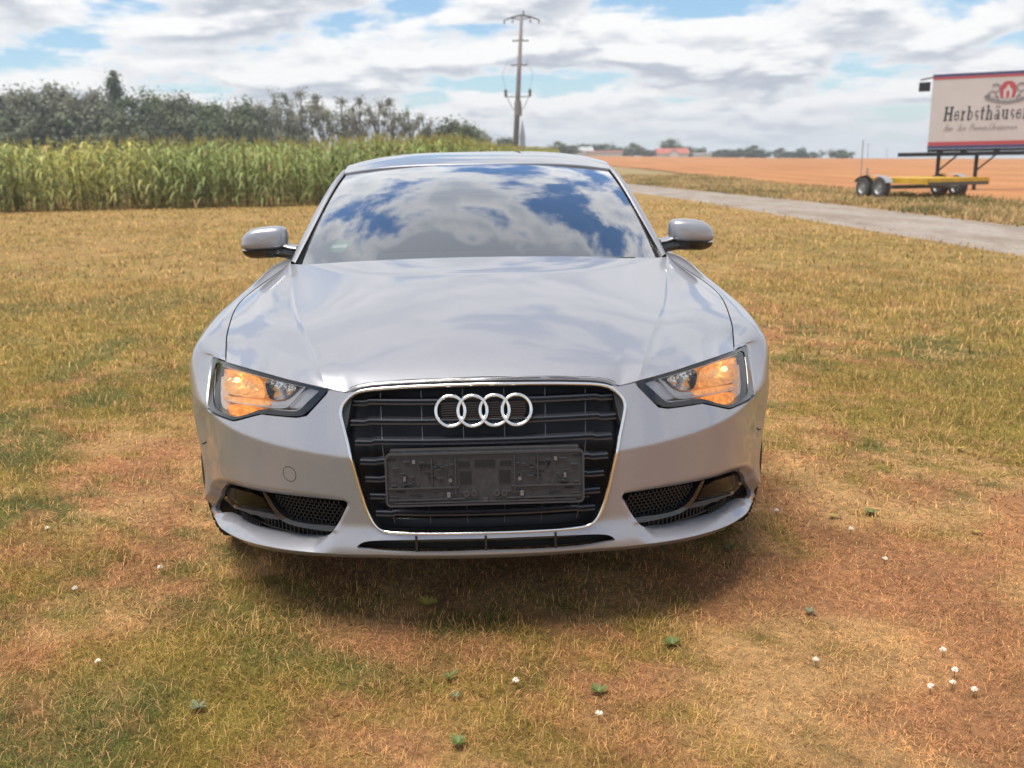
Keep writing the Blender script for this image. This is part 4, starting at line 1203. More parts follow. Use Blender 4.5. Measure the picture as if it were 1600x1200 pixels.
# ---- outlines measured on the left half
HL = [(334, 559.5), (346, 563.5), (358.5, 568.5), (405, 582), (450, 595), (490, 603.5), (512, 608), (508, 615), (477, 648), (462, 651), (408, 645.5), (390, 650), (372, 655), (363, 656.5), (351, 652), (324, 638), (325, 614), (330, 572)]
GR = [(752, 597.5), (659, 600.5), (600, 604), (574, 606.5), (557, 610), (547, 616), (537, 626), (531, 636), (529.5, 646), (533, 662), (546, 711), (565, 783), (573, 804), (581, 819), (593, 831), (610, 835.5), (680, 836.5), (752, 835)]
FG = [(345, 778), (346, 764), (355, 755.5), (372, 757.5), (410, 767), (470, 775), (520, 780.5), (546, 783), (538, 800), (529, 818), (518, 835), (500, 840.5), (438, 832), (390, 819), (357, 804.5), (347, 793)]
FGA = [(.030, .030), (.030, .030), (.026, .026), (.024, .020), (.022, .018), (.020, .014), (.014, .010), (.004, .006), (.004, .004), (.004, .004), (.012, .018), (.034, .040), (.042, .052), (.042, .052), (.040, .050), (.034, .040)]
_fo = on(FG, [-a[1] for a in FGA])
_fa = np.hstack([_fo, np.array(FGA)])
_fa = resample(chaikin(_fa, 2), .006)
_at = np.array(FGA); _at[10:15] = [(.006, .0)] * 5; _at[15] = (.03, .034)
_at = resample(chaikin(np.hstack([_fo, _at]), 2), .006)
_lo = on(FG[10:16], [-a[1] for a in FGA[10:16]]); _lo = np.c_[_lo, [.030, .044, .052, .052, .050, .044]]; _lo = _lo[np.argsort(_lo[:, 0])]
FOG = (_at[:, :2], _at[:, 2:], _lo)
def full(half):
    """closed outline over both halves from a half outline that starts and ends on the centre line (u = 0)"""
    h = np.array(half); return np.vstack([h, (h * [-1, 1])[::-1][1:-1]])
GRU = on(GR); GRU[0, 0] = GRU[-1, 0] = 0
# chrome surround runs just inside the bumper's opening
_gsm = np.vstack([GRU[:1], chaikin(GRU, 2, False)[1:-1], GRU[-1:]])
GRF = resample(full(_gsm), .008)

def make_bumper():
    # outer outline, right half, from the centre of the grille's lower edge round to the bottom centre
    gi = GRU[::-1]                                        # bottom centre up to the top centre
    k = 0
    low = [q for q in chaikin(gi, 2, False)]
    # leave the grille outline where the bonnet meets it
    corner = on([(541, 613.5)])[0]
    low = [q for q in low if q[1] < corner[1] + .004 or q[0] < .25]
    low = [q for q in low if not (q[0] < .35 and q[1] > .60)]
    edge = on([(541, 614), (526, 612), (514, 609.5)])
    hl = on([(511, 615.5), (479, 650.5), (463, 653.5), (408, 648), (390, 652.5), (372, 657.5), (363, 659), (350, 654.5), (323, 640.5)])
    us = u_at_y(.468)
    seam = [(us, .60), (us, .455), (u_at_y(.495), .441), (u_at_y(.548), .430)]
    arch = [(u_at_y(.904 - math.sqrt(.365**2 - (z - .325)**2)), z) for z in (.41, .38, .325, .27, .22, .175)]
    bot = [(u, lin(u, LIP_U, LIP_Z) - lin(u, [.4, .65, .85, 1.1], [.020, .028, .036, .044])) for u in (1.06, .98, .85, .65, .45, .3, 0)]
    half = np.array([tuple(q) for q in low] + [tuple(q) for q in edge] + [tuple(q) for q in hl] + seam + arch + bot)
    half[0, 0] = half[-1, 0] = 0
    outer = resample(full(half), .007)
    sl = on([(555, 856.5), (563, 849), (573, 845.5), (600, 844), (680, 842.5), (752, 841.5)])
    sb = on([(752, 862.5), (680, 865), (600, 863), (570, 859)])
    slot = np.vstack([sl, sb]); order = np.vstack([sl[::-1][0:1] * [0, 1], sl[::-1][1:], sb[::-1][:-1], sb[:1] * [0, 1]])
    order = np.vstack([order[:1], chaikin(order, 2, False)[1:-1], order[-1:]]); SLOT = resample(full(order), .006)
    foR = FOG[0]; foL = FOG[0] * [-1, 1]
    uu = np.arange(-1.2, 1.2, .005)
    rows = np.vstack([np.stack([uu, lin(np.abs(uu), LIP_U, LIP_Z) + dz], 1) for dz in (-.009, -.0055, -.003, -.001, .001, .003, .006)])
    v, f = cdt(outer, [foR, foL, SLOT], .0064, rows)
    X = S(v[:, 0], v[:, 1], 0, True)
    p, n = plan(v[:, 0])
    V, Fc = with_return(X, f, np.c_[-n * .014, np.zeros(len(v))])
    sharp(mesh('bumper', V, Fc, M['paint'], car), 42)
    return SLOT
SLOT = make_bumper()
# black inserts behind the openings
def make_backing():
    us = np.linspace(-1.0, 1.0, 81); zs = np.linspace(.24, .70, 20)
    U, Z = np.meshgrid(us, zs, indexing='ij')
    X = S(U, Z, 0) ; p, n = plan(U)
    off = -.085 - .03 * (np.abs(U) < .36)
    X = X + np.concatenate([n * off[..., None], np.zeros(U.shape + (1,))], -1)
    mesh('bumper_carrier', X.reshape(-1, 3), grid_faces(81, 20), P_('grille_backing', (.020, .022, .030), .45), car)
make_backing()

# ---- bonnet
def make_bonnet():
    E = on([(752, 590.5), (700, 591.5), (659, 593.5), (610, 596), (580, 598.5), (563, 601.5), (553, 605), (545, 610), (540, 612), (526, 609.5), (511, 606), (480, 599.5), (450, 592.5), (405, 580), (380, 573), (354, 565.5)])
    E3 = S(E[:, 0], E[:, 1]); E3[0, 0] = 0
    ex = E3[:, 0]
    cen = Spl([0, .05, .16, .36, .66, 1.0], [(E3[0, 1], E3[0, 2]), (.130, .752), (.25, .797), (.48, .854), (.83, .911), (1.19, .951)])
    # crease of the power dome and the shut line, (x, y, z)
    kr = [(.425, .115, .712), (.449, .175, .735), (.485, .31, .758), (.552, .52, .792), (.655, .92, .832), (.765, 1.46, .897)]
    sh = [(E3[-1, 0], E3[-1, 1], E3[-1, 2]), (.797, .53, .744), (.812, .60, .7635), (.845, .80, .795), (.868, 1.10, .826), (.786, 1.52, .897)]
    tt = [0, .10, .22, .42, .68, 1.0]
    K = Spl(tt, kr); H = Spl(tt, sh)
    T = np.r_[np.linspace(0, .1, 16)[:-1], np.linspace(.1, 1, 60)]
    n1, n2 = 60, 40
    rdg = lambda t: .011 * float(sstep(t, .02, .14))
    rows = []
    for t in T:
        c = cen(t); k = K(t); h = H(t)
        s = np.linspace(0, 1, n1)
        a = np.stack([k[0] * s, c[0] + (k[1] - c[0]) * s**2.2, c[1] + (k[2] - c[1]) * s**2.2 + rdg(t) * np.exp(-(1 - s) * k[0] / .07)], 1)
        q = np.linspace(0, 1, n2)[1:]
        blg = .014 * 4 * q * (1 - q)
        b = np.stack([k[0] + (h[0] - k[0]) * q, k[1] + (h[1] - k[1]) * q, k[2] + (h[2] - k[2]) * q + blg + rdg(t) * np.exp(-q * (h[0] - k[0]) / .022)], 1)
        rows.append(np.vstack([a, b]))
    G = np.array(rows)
    # pull the leading edge onto the measured edge of the front skin
    e0 = np.stack([np.interp(G[0, :, 0] * (ex[-1] / G[0, -1, 0]), ex, E3[:, j]) for j in range(3)], 1)
    w = np.clip(1 - T / .30, 0, 1)**2.0
    G = G + w[:, None, None] * (e0 - G[0])[None]
    nt_, ns = G.shape[:2]
    full_ = np.concatenate([(G * [-1, 1, 1])[:, :0:-1], G], 1)
    ns2 = full_.shape[1]
    V = full_.reshape(-1, 3).tolist(); Fc = grid_faces(nt_, ns2, True)
    # turned-down hem on every side
    rim = [i for i in range(ns2)] + [i * ns2 + ns2 - 1 for i in range(1, nt_)] + [(nt_ - 1) * ns2 + i for i in range(ns2 - 2, -1, -1)] + [i * ns2 for i in range(nt_ - 2, 0, -1)]
    base = len(V)
    for i in rim:
        p = V[i]; V.append((p[0] * .997, p[1] + (.006 if i < ns2 else 0), p[2] - .014))
    m = len(rim)
    for j in range(m):
        a, b = rim[j], rim[(j + 1) % m]; Fc.append((a, b, base + (j + 1) % m, base + j))
    o = mesh('bonnet', V, Fc, M['paint'], car)
    bm = bmesh.new(); bm.from_mesh(o.data); bmesh.ops.recalc_face_normals(bm, faces=bm.faces); bm.to_mesh(o.data); bm.free()
    sharp(o, 50)
    # the dome's crease lines stay crisp
    a, b_ = ns - 1 + (n1 - 1), ns - 1 - (n1 - 1)
    for e in o.data.edges:
        i, j = e.vertices
        if i < nt_ * ns2 and j < nt_ * ns2 and i % ns2 == j % ns2 and i % ns2 in (a, b_): e.use_edge_sharp = True
    return G
BON = make_bonnet()

# ---- fenders, doors, quarters: one section that changes along the length
_he = BON[:, -1]; _hy = np.array([.455, .53, .60, .70, .82, .95, 1.10, 1.25, 1.40, 1.51])   # the bonnet's own shut line
SHT = Spl(np.r_[_hy, 1.75, 2.5, 3.5, 4.3, 4.62], np.vstack([np.stack([np.interp(_hy, _he[:, 1], _he[:, 0]), np.interp(_hy, _he[:, 1], _he[:, 2])], 1),
          [(.785, .908), (.80, .93), (.775, .955), (.69, .965), (.62, .955)]]))
XM = Spl([.9, 1.2, 1.6, 2.2, 3.0, 3.6, 4.0, 4.4, 4.62], [.968, .958, .945, .94, .94, .945, .93, .875, .79])
def xm_(y): return np.where(y < 1.0, xm_at_y(y), XM(y))
def zlow(y):
    z = lin(y, [.468, .495, .531], [.460, .446, .436])
    z = np.where(y > .531, .22, z)
    for yc in (.88, 3.69):
        q = np.abs(y - yc) < .365
        z = np.where(q & (y > .528), np.maximum(z, .325 + np.sqrt(np.maximum(.365**2 - (y - yc)**2, 0))), z)
    return z
def side_section(y, nq=26, nf=18):
    """points from the shut line / belt over the shoulder down to the lower edge"""
    xs, zs = SHT(np.array(y)); xs = xs + .004
    xm = float(xm_(np.array(y))); zm = lin(y, [.46, .9, 1.6, 4.6], [.585, .64, .66, .68])
    e = lin(y, [.46, .7, 1.2, 1.6], [.62, .70, .80, .74])
    a = np.linspace(0, math.pi / 2, nq)
    x = xs + (xm - xs) * np.sin(a)**e; z = zm + (zs - zm) * np.cos(a)**e
    zl = float(zlow(np.array(y)))
    q = np.linspace(0, 1, nf)[1:]
    zf = zm + (min(zl, zm - .01) - zm) * q
    tuck = .05 * np.clip((zm - zf) / .45, 0, 1)**2.5 * (1 if y > 1.25 else lin(y, [.5, 1.25], [0.1, 1]))
    xf = xm - tuck
    return np.r_[x, xf], np.r_[z, zf]
def side_panel(name, y0, y1, ny, ystart=None, mat=None):
    rows = []
    ys = np.linspace(y0, y1, ny)
    if y0 < .5: ys = np.r_[np.linspace(y0, .56, 10)[:-1], np.linspace(.56, .64, 8)[:-1], np.linspace(.64, y1, ny)]
    for y in ys:
        x, z = side_section(y)
        yy = np.full(len(x), y)
        row = np.stack([x, yy, z], 1)
        if ystart is not None:
            if y == ys[0]:
                sg = np.r_[0, np.cumsum(np.linalg.norm(np.diff(row, axis=0), axis=1))]; sg /= sg[-1]
                es = np.r_[0, np.cumsum(np.linalg.norm(np.diff(ystart, axis=0), axis=1))]; es /= es[-1]
                delta = np.stack([np.interp(sg, es, ystart[:, k]) for k in range(3)], 1) - row
            w = float(1 - sstep(y, y0, y0 + .16))
            row = row + w * delta
        rows.append(row)
    G = np.array(rows); n, m = G.shape[:2]
    V = G.reshape(-1, 3).tolist(); Fc = grid_faces(n, m, False)
    rim = list(range(m)) + [i * m + m - 1 for i in range(1, n)] + [(n - 1) * m + i for i in range(m - 2, -1, -1)] + [i * m for i in range(n - 2, 0, -1)]
    b = len(V)
    for i in rim:
        p = V[i]; top = i % m == 0
        V.append((p[0] - (.0 if top else .022), p[1], p[2] - (.022 if top else .0)))
    k = len(rim)
    for j in range(k):
        p, q = rim[j], rim[(j + 1) % k]; Fc.append((p, b + j, b + (j + 1) % k, q))
    r = two(name, V, Fc, mat or M['paint'])
    for o in r:
        bm = bmesh.new(); bm.from_mesh(o.data); bmesh.ops.recalc_face_normals(bm, faces=bm.faces); bm.to_mesh(o.data); bm.free(); sharp(o, 45)
    return r
_fe = on([(352, 563.5), (343, 560), (334, 557.2), (331.5, 558.5), (329, 566), (327, 580), (323.5, 610), (322, 636), (321.5, 650)])
_fe = np.vstack([_fe, [(u_at_y(.470), .54), (u_at_y(.470), .50), (u_at_y(.470), .460)]])
FEDGE = S(_fe[:, 0], _fe[:, 1], 0.0)
side_panel('fender', .468, 1.612, 60, FEDGE)
fd = side_panel('front_door', 1.618, 2.66, 24)
rd = side_panel('rear_door', 2.666, 3.44, 20)
side_panel('rear_quarter', 3.446, 4.62, 50)
for o, sgn in zip(fd + rd, (1, -1, 1, -1)):
    y = 2.46 if o.name.startswith('front') else 3.2
    b = MB().tube([(sgn * .952, y - .1, .80), (sgn * .972, y - .06, .803), (sgn * .972, y + .06, .808), (sgn * .950, y + .1, .81)], .011, 8)
    b.build('handle', M['paint'], o, True)
def make_sill():
    V = []
    for y in np.linspace(1.24, 3.33, 12):
        V += [(.90, y, .235), (.885, y, .20), (.80, y, .17), (.80, y, .24)]
    two('sill', V, grid_faces(12, 4), M['black'])
make_sill()

# ---- headlamps
HEAD = {}
for s in (1, -1):
    HEAD[s] = empty('headlight', (0, 0, 0), 0, car)
def lamp_part(name, pts, off, mat, **k):
    V, Fc = skin_panel(pts, off, **k)
    return two(name, V, Fc, mat, parents=HEAD)
hl_in = [(337, 565), (352, 570.5), (380, 579), (420, 590.5), (460, 601), (500, 609), (495, 616), (472, 640), (462, 643.5), (436, 642), (408, 639), (390, 646), (371, 651.5), (362, 651), (340, 642), (333, 635), (332, 612), (334, 580)]
_hu = resample(chaikin(on(HL), 1), .006); _hi = resample(chaikin(on(hl_in), 1), .006)
V, Fc = skin_panel(None, -.001, step=.006, it=0, ret=.03, uv=_hu, holes=(_hi,)); two('rim', V, Fc, M['gloss'], parents=HEAD)
V, Fc = skin_panel(None, -.004, step=.010, it=0, ret=0, uv=_hu); two('lens', V, Fc, M['lens'], parents=HEAD)
def _shell():
    # housing bowl behind everything
    V, Fc = skin_panel(None, -.075, step=.02, it=0, ret=0, uv=_hu)
    two('housing', V, Fc, M['lampgrey'], parents=HEAD)
    p3 = S(_hu[:, 0], _hu[:, 1], -.006); q3 = S(_hu[:, 0], _hu[:, 1], -.075)
    n = len(p3); two('housing_wall', np.vstack([p3, q3]), [(i, i + n, (i + 1) % n + n, (i + 1) % n) for i in range(n)], M['lampgrey'], parents=HEAD)
_shell()
def rip(fu, fz, a): return lambda v: a * (np.sin(v[:, 0] * fu) * np.cos(v[:, 1] * fz))
lamp_part('low_beam_reflector', [(347, 574), (378, 581), (409, 590), (413, 608), (415, 624), (385, 620), (353, 615), (348, 592)], -.030, M['amber'], step=.005, bowl=.035, bowl_w=.03, ripple=rip(330, 160, .006), ret=.03)
lamp_part('high_beam_reflector', [(413, 590), (440, 597), (466, 604), (458, 614), (450, 621.5), (435, 625.5), (418, 623.5)], -.030, M['reflector'], step=.005, bowl=.035, bowl_w=.03, ripple=rip(420, 60, .003), ret=.03)
lamp_part('amber_shelf', [(346, 618), (380, 622), (417, 626), (424, 631), (418, 635), (380, 629.5), (351, 624)], -.022, M['amber'], step=.006, ret=.012)
lamp_part('indicator_prism', [(353, 632), (375, 634), (409, 641), (390, 647), (372, 652), (360, 649)], -.012, M['amber_low'], step=.004, it=1, ripple=rip(700, 700, .002), ret=.02)
lamp_part('inner_bezel', [(480, 606.5), (499, 610), (492, 618), (470, 639.5), (448, 636), (462, 624)], -.022, M['lampgrey'], step=.008, it=1, ret=.02)
lamp_part('outer_bezel', [(334, 567), (345, 571), (346, 595), (349, 628), (356, 646), (338, 639), (334, 632), (333.5, 605)], -.024, M['lampwhite'], step=.008, it=1, ret=.02)
lamp_part('bridge', [(418, 627), (440, 629), (456, 622), (472, 605), (478, 606), (460, 626), (446, 636), (424, 636)], -.026, M['lampgrey'], step=.006, it=1, ret=.02)
def strip(name, px, off, r, mat):
    uv = resample(chaikin(on(px, off), 2, False), .006, False)
    X = S(uv[:, 0], uv[:, 1], off)
    b = MB().tube(X.tolist(), r, 6)
    two(name, b.V, b.F, mat, parents=HEAD)
strip('light_guide', [(354, 625), (378, 630.5), (420, 636), (444, 637.5), (452, 634), (466, 618), (476, 605.5)], -.012, .0026, M['lampwhite'])
strip('light_guide', [(418, 640), (440, 641.5), (462, 642), (468, 640), (484, 624), (500, 608.5)], -.010, .0022, M['lampwhite'])
strip('upper_trim', [(349, 571), (378, 579.5), (412, 589), (450, 599), (478, 605)], -.010, .0018, M['lampwhite'])
for s in (1, -1):
    uv = on([(370, 594)], -.045)[0]; p = S(uv[0], uv[1], -.045)
    b = MB().lathe([(-.012, .001), (-.008, .007), (0, .009), (.008, .007), (.014, .004)], 'y', 14, (p[0] * s, p[1], p[2]))
    b.build('bulb', M['bulb'], HEAD[s], True)
    uv = on([(440, 609)], -.045)[0]; p = S(uv[0], uv[1], -.045)
    MB().lathe([(-.012, .001), (-.010, .006), (0, .008), (.012, .008)], 'y', 14, (p[0] * s, p[1], p[2])).build('bulb', M['lampgrey'], HEAD[s], True)

# ---- grille
grille = empty('grille', (0, 0, 0), 0, car)
def make_frame():
    X = S(GRF[:, 0], GRF[:, 1], .0); Nn = Sn(GRF[:, 0], GRF[:, 1])
    prof = [(.000, -.02), (.000, .002), (.0015, .0045), (.0045, .0055), (.0078, .0042), (.0092, .0005), (.0092, -.02)]
    # side axis points to the inside of the loop
    V, Fc = sweep(X, Nn, prof)
    c = np.array(V).mean(0)
    if np.linalg.norm(np.array(V[4]) - c) > np.linalg.norm(np.array(V[0]) - c):
        V, Fc = sweep(X, Nn, [(-a, b) for a, b in prof])
    b = MB().add(V, Fc); o = b.build('chrome_surround', M['chrome'], grille, True)
    prof2 = [(s * (.0102 + a), q) for (a, q) in ((0, -.04), (0, -.003), (.002, -.001), (.006, -.002), (.008, -.006), (.008, -.04)) for s in ((1,) if np.linalg.norm(np.array(V[4]) - c) < np.linalg.norm(np.array(V[0]) - c) else (-1,))]
    sg = np.sign(np.dot(np.array(V[4]) - np.array(V[0]), c - np.array(V[0])))
    V2, F2 = sweep(X, Nn, prof2)
    if np.linalg.norm(np.array(V2[3]) - c) > np.linalg.norm(np.array(V2[0]) - c):
        V2, F2 = sweep(X, Nn, [(-a, q) for a, q in prof2])
    MB().add(V2, F2).build('inner_surround', M['gloss'], grille, True, 40)
make_frame()
def make_gap_shade():
    k = GRF[(GRF[:, 1] > .60)]; k = k[np.argsort(k[:, 0])]
    X = S(k[:, 0], k[:, 1], -.006); Nn = Sn(k[:, 0], k[:, 1])
    V, Fc = sweep(X, Nn, [(-.012, -.03), (-.012, -.001), (.012, -.001), (.012, -.03)], False)
    MB().add(V, Fc).build('gap_shade_strip', M['black'], car)  # black strip added to paint in the shade of the bonnet gap
make_gap_shade()
def half_w(z):
    """inner half width of the opening at height z, as u"""
    h = GRF[GRF[:, 0] > 0]; h = h[np.argsort(h[:, 1])]
    k = h[:, 0] > .2
    return float(np.interp(z, h[k][:, 1], h[k][:, 0])) - .020
SLZ = [.668 - .0497 * i for i in range(7)]
for i, z in enumerate(SLZ):
    w = half_w(z)
    jog = w - .045
    us = np.r_[np.linspace(-w, -jog, 8), np.linspace(-jog + .012, jog - .012, 30), np.linspace(jog, w, 8)]
    X = []; 
    for u in us:
        e = abs(u) >= jog - .001
        X.append(S(u, z - (.0045 if e else 0), -.018 if not e else -.021))
    X = np.array(X)
    Nn = np.array([(0, -1, 0)] * len(us), float)
    # twin ridge: two thin lips with a groove between
    prof = [(-.0085, -.03), (-.0085, .001), (-.0055, .003), (-.0045, -.005), (.0005, -.006), (.0025, .0035), (.0065, .0035), (.0085, .001), (.0085, -.03)]
    V, Fc = sweep(X, Nn, prof, False)
    MB().add(V, Fc).build('slat', M['slat'], grille, True, 30)
for k, x in enumerate((-.30, -.18, -.06, .06, .18, .30)):
    b = MB()
    for z0, z1 in ((.72, .335),):
        lo = x * .86; pts = []
        for z in np.linspace(z0, z1, 8):
            xx = x + (lo - x) * (z0 - z) / (z0 - z1)
            pts.append(S(np.array(xx), np.array(z), -.036))
        V, Fc = sweep(pts, [(0, -1, 0)] * 8, [(-.0014, -.012), (-.0014, .006), (.0014, .006), (.0014, -.012)], False)
        b.add(V, Fc)
    b.build('rib', M['slat'], grille)
# lower intake louvres behind the last slats
for z in (.345, .355):
    pass
def make_lower_mesh():
    b = MB()
    for z in (.350, .338, .396, .386):
        w = half_w(z) - .01
        us = np.linspace(-w, w, 24)
        V, Fc = sweep([S(np.array(u), np.array(z), -.06) for u in us], [(0, -1, 0)] * 24, [(-.002, -.01), (-.002, .004), (.002, .004), (.002, -.01)], False)
        b.add(V, Fc)
    b.build('lower_louvre', M['slat'], grille)
make_lower_mesh()
# lower slot
def make_slot():
    b = MB()
    us = np.linspace(-.37, .37, 24)
    V, Fc = sweep([S(np.array(u), np.array(.288), -.05) for u in us], [(0, -1, 0)] * 24, [(-.03, -.01), (-.03, 0), (.03, 0), (.03, -.01)], False)
    b.add(V, Fc)
    o = b.build('lower_intake', M['dark'], car)
    for x in (-.19, -.002, .188):
        MB().box((x, float(S(np.array(abs(x)), np.array(.288), -.02)[1]), .288), (.006, .03, .05)).build('divider', M['black'], o)
make_slot()
# emblem: four linked rings
emblem = empty('emblem', (0, 0, 0), 0, car)
for i in range(4):
    cx = (i - 1.5) * .0592
    n = 56; V = []; Fc = []
    prof = [(-.0048, -.006), (-.0048, .001), (-.003, .0035), (0, .0044), (.003, .0035), (.0048, .001), (.0048, -.006)]
    m = len(prof)
    for k in range(n):
        a = 2 * math.pi * k / n
        for (r_, o_) in prof:
            rr = .0390 + r_
            x, z = cx + rr * math.cos(a), .649 + rr * math.sin(a)
            V.append((x, float(S(np.array(abs(x)), np.array(.649))[1]) + (z - .649) * .30 - o_ - .0012 * (i % 2) + .004, z))
    for k in range(n):
        for j in range(m):
            Fc.append((k * m + j, k * m + (j + 1) % m, ((k + 1) % n) * m + (j + 1) % m, ((k + 1) % n) * m + j))
    b = MB().add(V, Fc); b.build('ring', M['chrome'], emblem, True)
# small ribbed plate behind the rings
for i in range(4):
    cx = (i - 1.5) * .0592
    b = MB()
    for j in range(7):
        z = .649 + (j - 3) * .0062
        hw = math.sqrt(max(.030**2 - (z - .649)**2, 0)) * .85
        b.box((cx, float(S(np.array(abs(cx)), np.array(.649))[1]) + .011 + (z - .649) * .3, z), (2 * hw, .006, .0028))
    b.build('emblem_back', M['slat'], emblem)

# ---- number plate carrier
def make_carrier():
    # board in its own frame: x along, z up, front face towards -y
    tilt = Matrix.Rotation(R(-8), 4, 'X')
    root = MB()
    def rr(w, h, r, n=5):
        p = []
        for cx, cz, a0 in ((w / 2 - r, h / 2 - r, 0), (-w / 2 + r, h / 2 - r, 90), (-w / 2 + r, -h / 2 + r, 180), (w / 2 - r, -h / 2 + r, 270)):
            for k in range(n + 1):
                a = R(a0 + 90 * k / n); p.append((cx + r * math.cos(a), cz + r * math.sin(a)))
        return p
    root.prism(rr(.526, .143, .014), 0, .010)
    base = root.build('number_plate_carrier', M['carrier'], car, False)
    base.location = (0, -.012, .482); base.rotation_euler = (R(-6), 0, 0)
    def add(name, fn, mat='carrier'):
        b = MB(); fn(b); return b.build(name, M[mat], base)
    def border(b):
        o = rr(.526, .143, .014); i_ = rr(.516, .133, .010); n = len(o)
        V = [(x, -.006, z) for x, z in o] + [(x, -.006, z) for x, z in i_] + [(x, -.0002, z) for x, z in o] + [(x, -.0002, z) for x, z in i_]
        F_ = []
        for k in range(n):
            k2 = (k + 1) % n
            F_ += [(k, k2, n + k2, n + k), (k, 2 * n + k, 2 * n + k2, k2), (n + k, n + k2, 3 * n + k2, 3 * n + k)]
        b.add(V, F_)
    add('raised_border', border, 'rib')
    for s in (1, -1):
        add('rail', lambda b: b.box((s * .163, -.003, -.022), (.185, .006, .004)), 'rib')
        add('rail', lambda b: b.box((s * .155, -.003, -.0535), (.20, .006, .003)), 'rib')
        add('rail', lambda b: b.box((s * .12, -.003, -.062), (.24, .006, .003)), 'rib')
        add('divider_rib', lambda b: b.box((s * .078, -.003, .010), (.003, .006, .10)), 'rib')
        add('divider_rib', lambda b: b.box((s * .140, -.003, .024), (.003, .005, .07)), 'rib')
        add('screw_boss', lambda b: b.lathe([(0, .009), (-.006, .009), (-.006, .004), (-.003, .004), (-.003, .0005)], 'y', 12, (s * .030, -.0002, -.040)), 'rib')
        add('screw_boss', lambda b: b.lathe([(0, .009), (-.006, .009), (-.006, .004), (-.003, .004), (-.003, .0005)], 'y', 12, (s * .050, -.0002, -.040)), 'rib')
        add('clip', lambda b: b.box((s * .187, -.004, .049), (.008, .008, .009)), 'brass')
        add('clip', lambda b: b.box((s * .097, -.004, -.042), (.009, .008, .013)), 'brass')
        add('clip', lambda b: b.box((s * .212, -.004, .004), (.006, .008, .012)), 'brass')
        add('clip', lambda b: b.lathe([(0, .005), (-.006, .005), (-.006, .0005)], 'y', 10, (s * .092, -.0002, -.003)), 'brass')
        add('recess_shade_patch', lambda b: b.box((s * .052, -.0012, .003), (.030, .002, .034)), 'dark')  # dark slab on the flat face paints in a recess's shade
        add('recess_shade_patch', lambda b: b.box((s * .055, -.0012, .039), (.030, .002, .014)), 'dark')
        rnd = random.Random(5)
        def bits(b):
            for k in range(30):
                x = s * rnd.uniform(.085, .245); z = rnd.uniform(-.015, .055)
                b.box((x, -.0035, z), (rnd.choice((.003, .004, .012, .018)), .007, rnd.choice((.002, .003, .008))))
            for k in range(12):
                b.box((s * rnd.uniform(.03, .25), -.002, rnd.uniform(-.067, -.03)), (rnd.choice((.01, .02, .03)), .004, .0025))
        add('moulded_ribs', bits, 'rib')['kind'] = 'stuff'
        def holes(b):
            for k in range(16):
                b.box((s * rnd.uniform(.09, .25), -.0012, rnd.uniform(-.064, .06)), (rnd.choice((.005, .01, .022)), .0018, rnd.choice((.003, .005))))
        add('slot_shade_patches', holes, 'dark')['kind'] = 'stuff'  # dark slabs on the flat face, painted shade of slots
    add('recess_shade_patch', lambda b: b.box((0, -.0012, .040), (.054, .002, .018)), 'dark')
    add('latch', lambda b: b.box((0, -.004, -.058), (.014, .008, .012)), 'rib')
    add('bracket', lambda b: b.box((0, .022, .0745), (.50, .03, .006)))
make_carrier()

# ---- fog lamp bays
BAY = {s: empty('fog_lamp_bay', (0, 0, 0), 0, car) for s in (1, -1)}
def bay(name, pts, off, mat, **k):
    V, Fc = skin_panel(pts, off, **k); return two(name, V, Fc, mat, parents=BAY)
bay('bay_liner', [(338, 778), (340, 758), (352, 748), (410, 760), (552, 777), (530, 822), (520, 842), (500, 847), (438, 839), (352, 811), (340, 797)], -.075, M['black'], step=.012, ret=.0)
def mesh_grid(pts, off, rows, pitch, bar, mat, name):
    """staggered brick-like grid of a black plastic mesh"""
    o = resample(chaikin(on(pts, off), 1), .006)
    lo, hi = o.min(0), o.max(0); b = MB()
    z = lo[1]; r = 0; dz = (hi[1] - lo[1]) / rows
    us = np.arange(lo[0], hi[0], .004)
    for r in range(rows + 1):
        # rows follow the slant of the outline
        zz = lo[1] + dz * r
        run = []
        for u in us:
            q = np.array([[u, zz + .0]])
            if inside(q, o)[0]: run.append(u)
            else:
                if len(run) > 2: _bar(b, run, zz, off, bar)
                run = []
        if len(run) > 2: _bar(b, run, zz, off, bar)
        for k, u in enumerate(np.arange(lo[0] + (r % 2) * pitch / 2, hi[0], pitch)):
            q = np.array([[u, zz + dz * .5]])
            if inside(q, o)[0]:
                c = S(np.array(u), np.array(zz + dz * .5), off)
                b.box(c, (.0035, .012, dz))
    for o_ in two(name, b.V, b.F, mat, parents=BAY, smooth=False): o_['kind'] = 'stuff'
def _bar(b, run, z, off, bar):
    X = [S(np.array(u), np.array(z), off) for u in run]
    V, Fc = sweep(X, [(0, -1, 0)] * len(X), [(-bar, -.012), (-bar, .003), (bar, .003), (bar, -.012)], False)
    b.add(V, Fc)
mesh_grid([(410, 768), (470, 776), (546, 784), (527, 821), (500, 822), (462, 814), (438, 802), (420, 783)], -.048, 8, .015, .0014, M['black'], 'honeycomb')
mesh_grid([(352, 791), (395, 805), (440, 813), (520, 825), (514, 834), (498, 836), (438, 828), (390, 815), (358, 800)], -.062, 3, .017, .0016, M['black'], 'honeycomb')
bay('blade', [(408, 767), (417, 771), (432, 797), (448, 811), (480, 819), (524, 821), (546, 830), (520, 831), (470, 824), (445, 817), (428, 803)], -.022, M['gloss'], step=.006, it=1, ret=.02)
bay('lamp_surround', [(349, 766), (360, 759.5), (408, 769), (424, 796), (434, 806), (400, 799), (352, 786)], -.052, M['gloss'], step=.008, it=1, ret=.01)
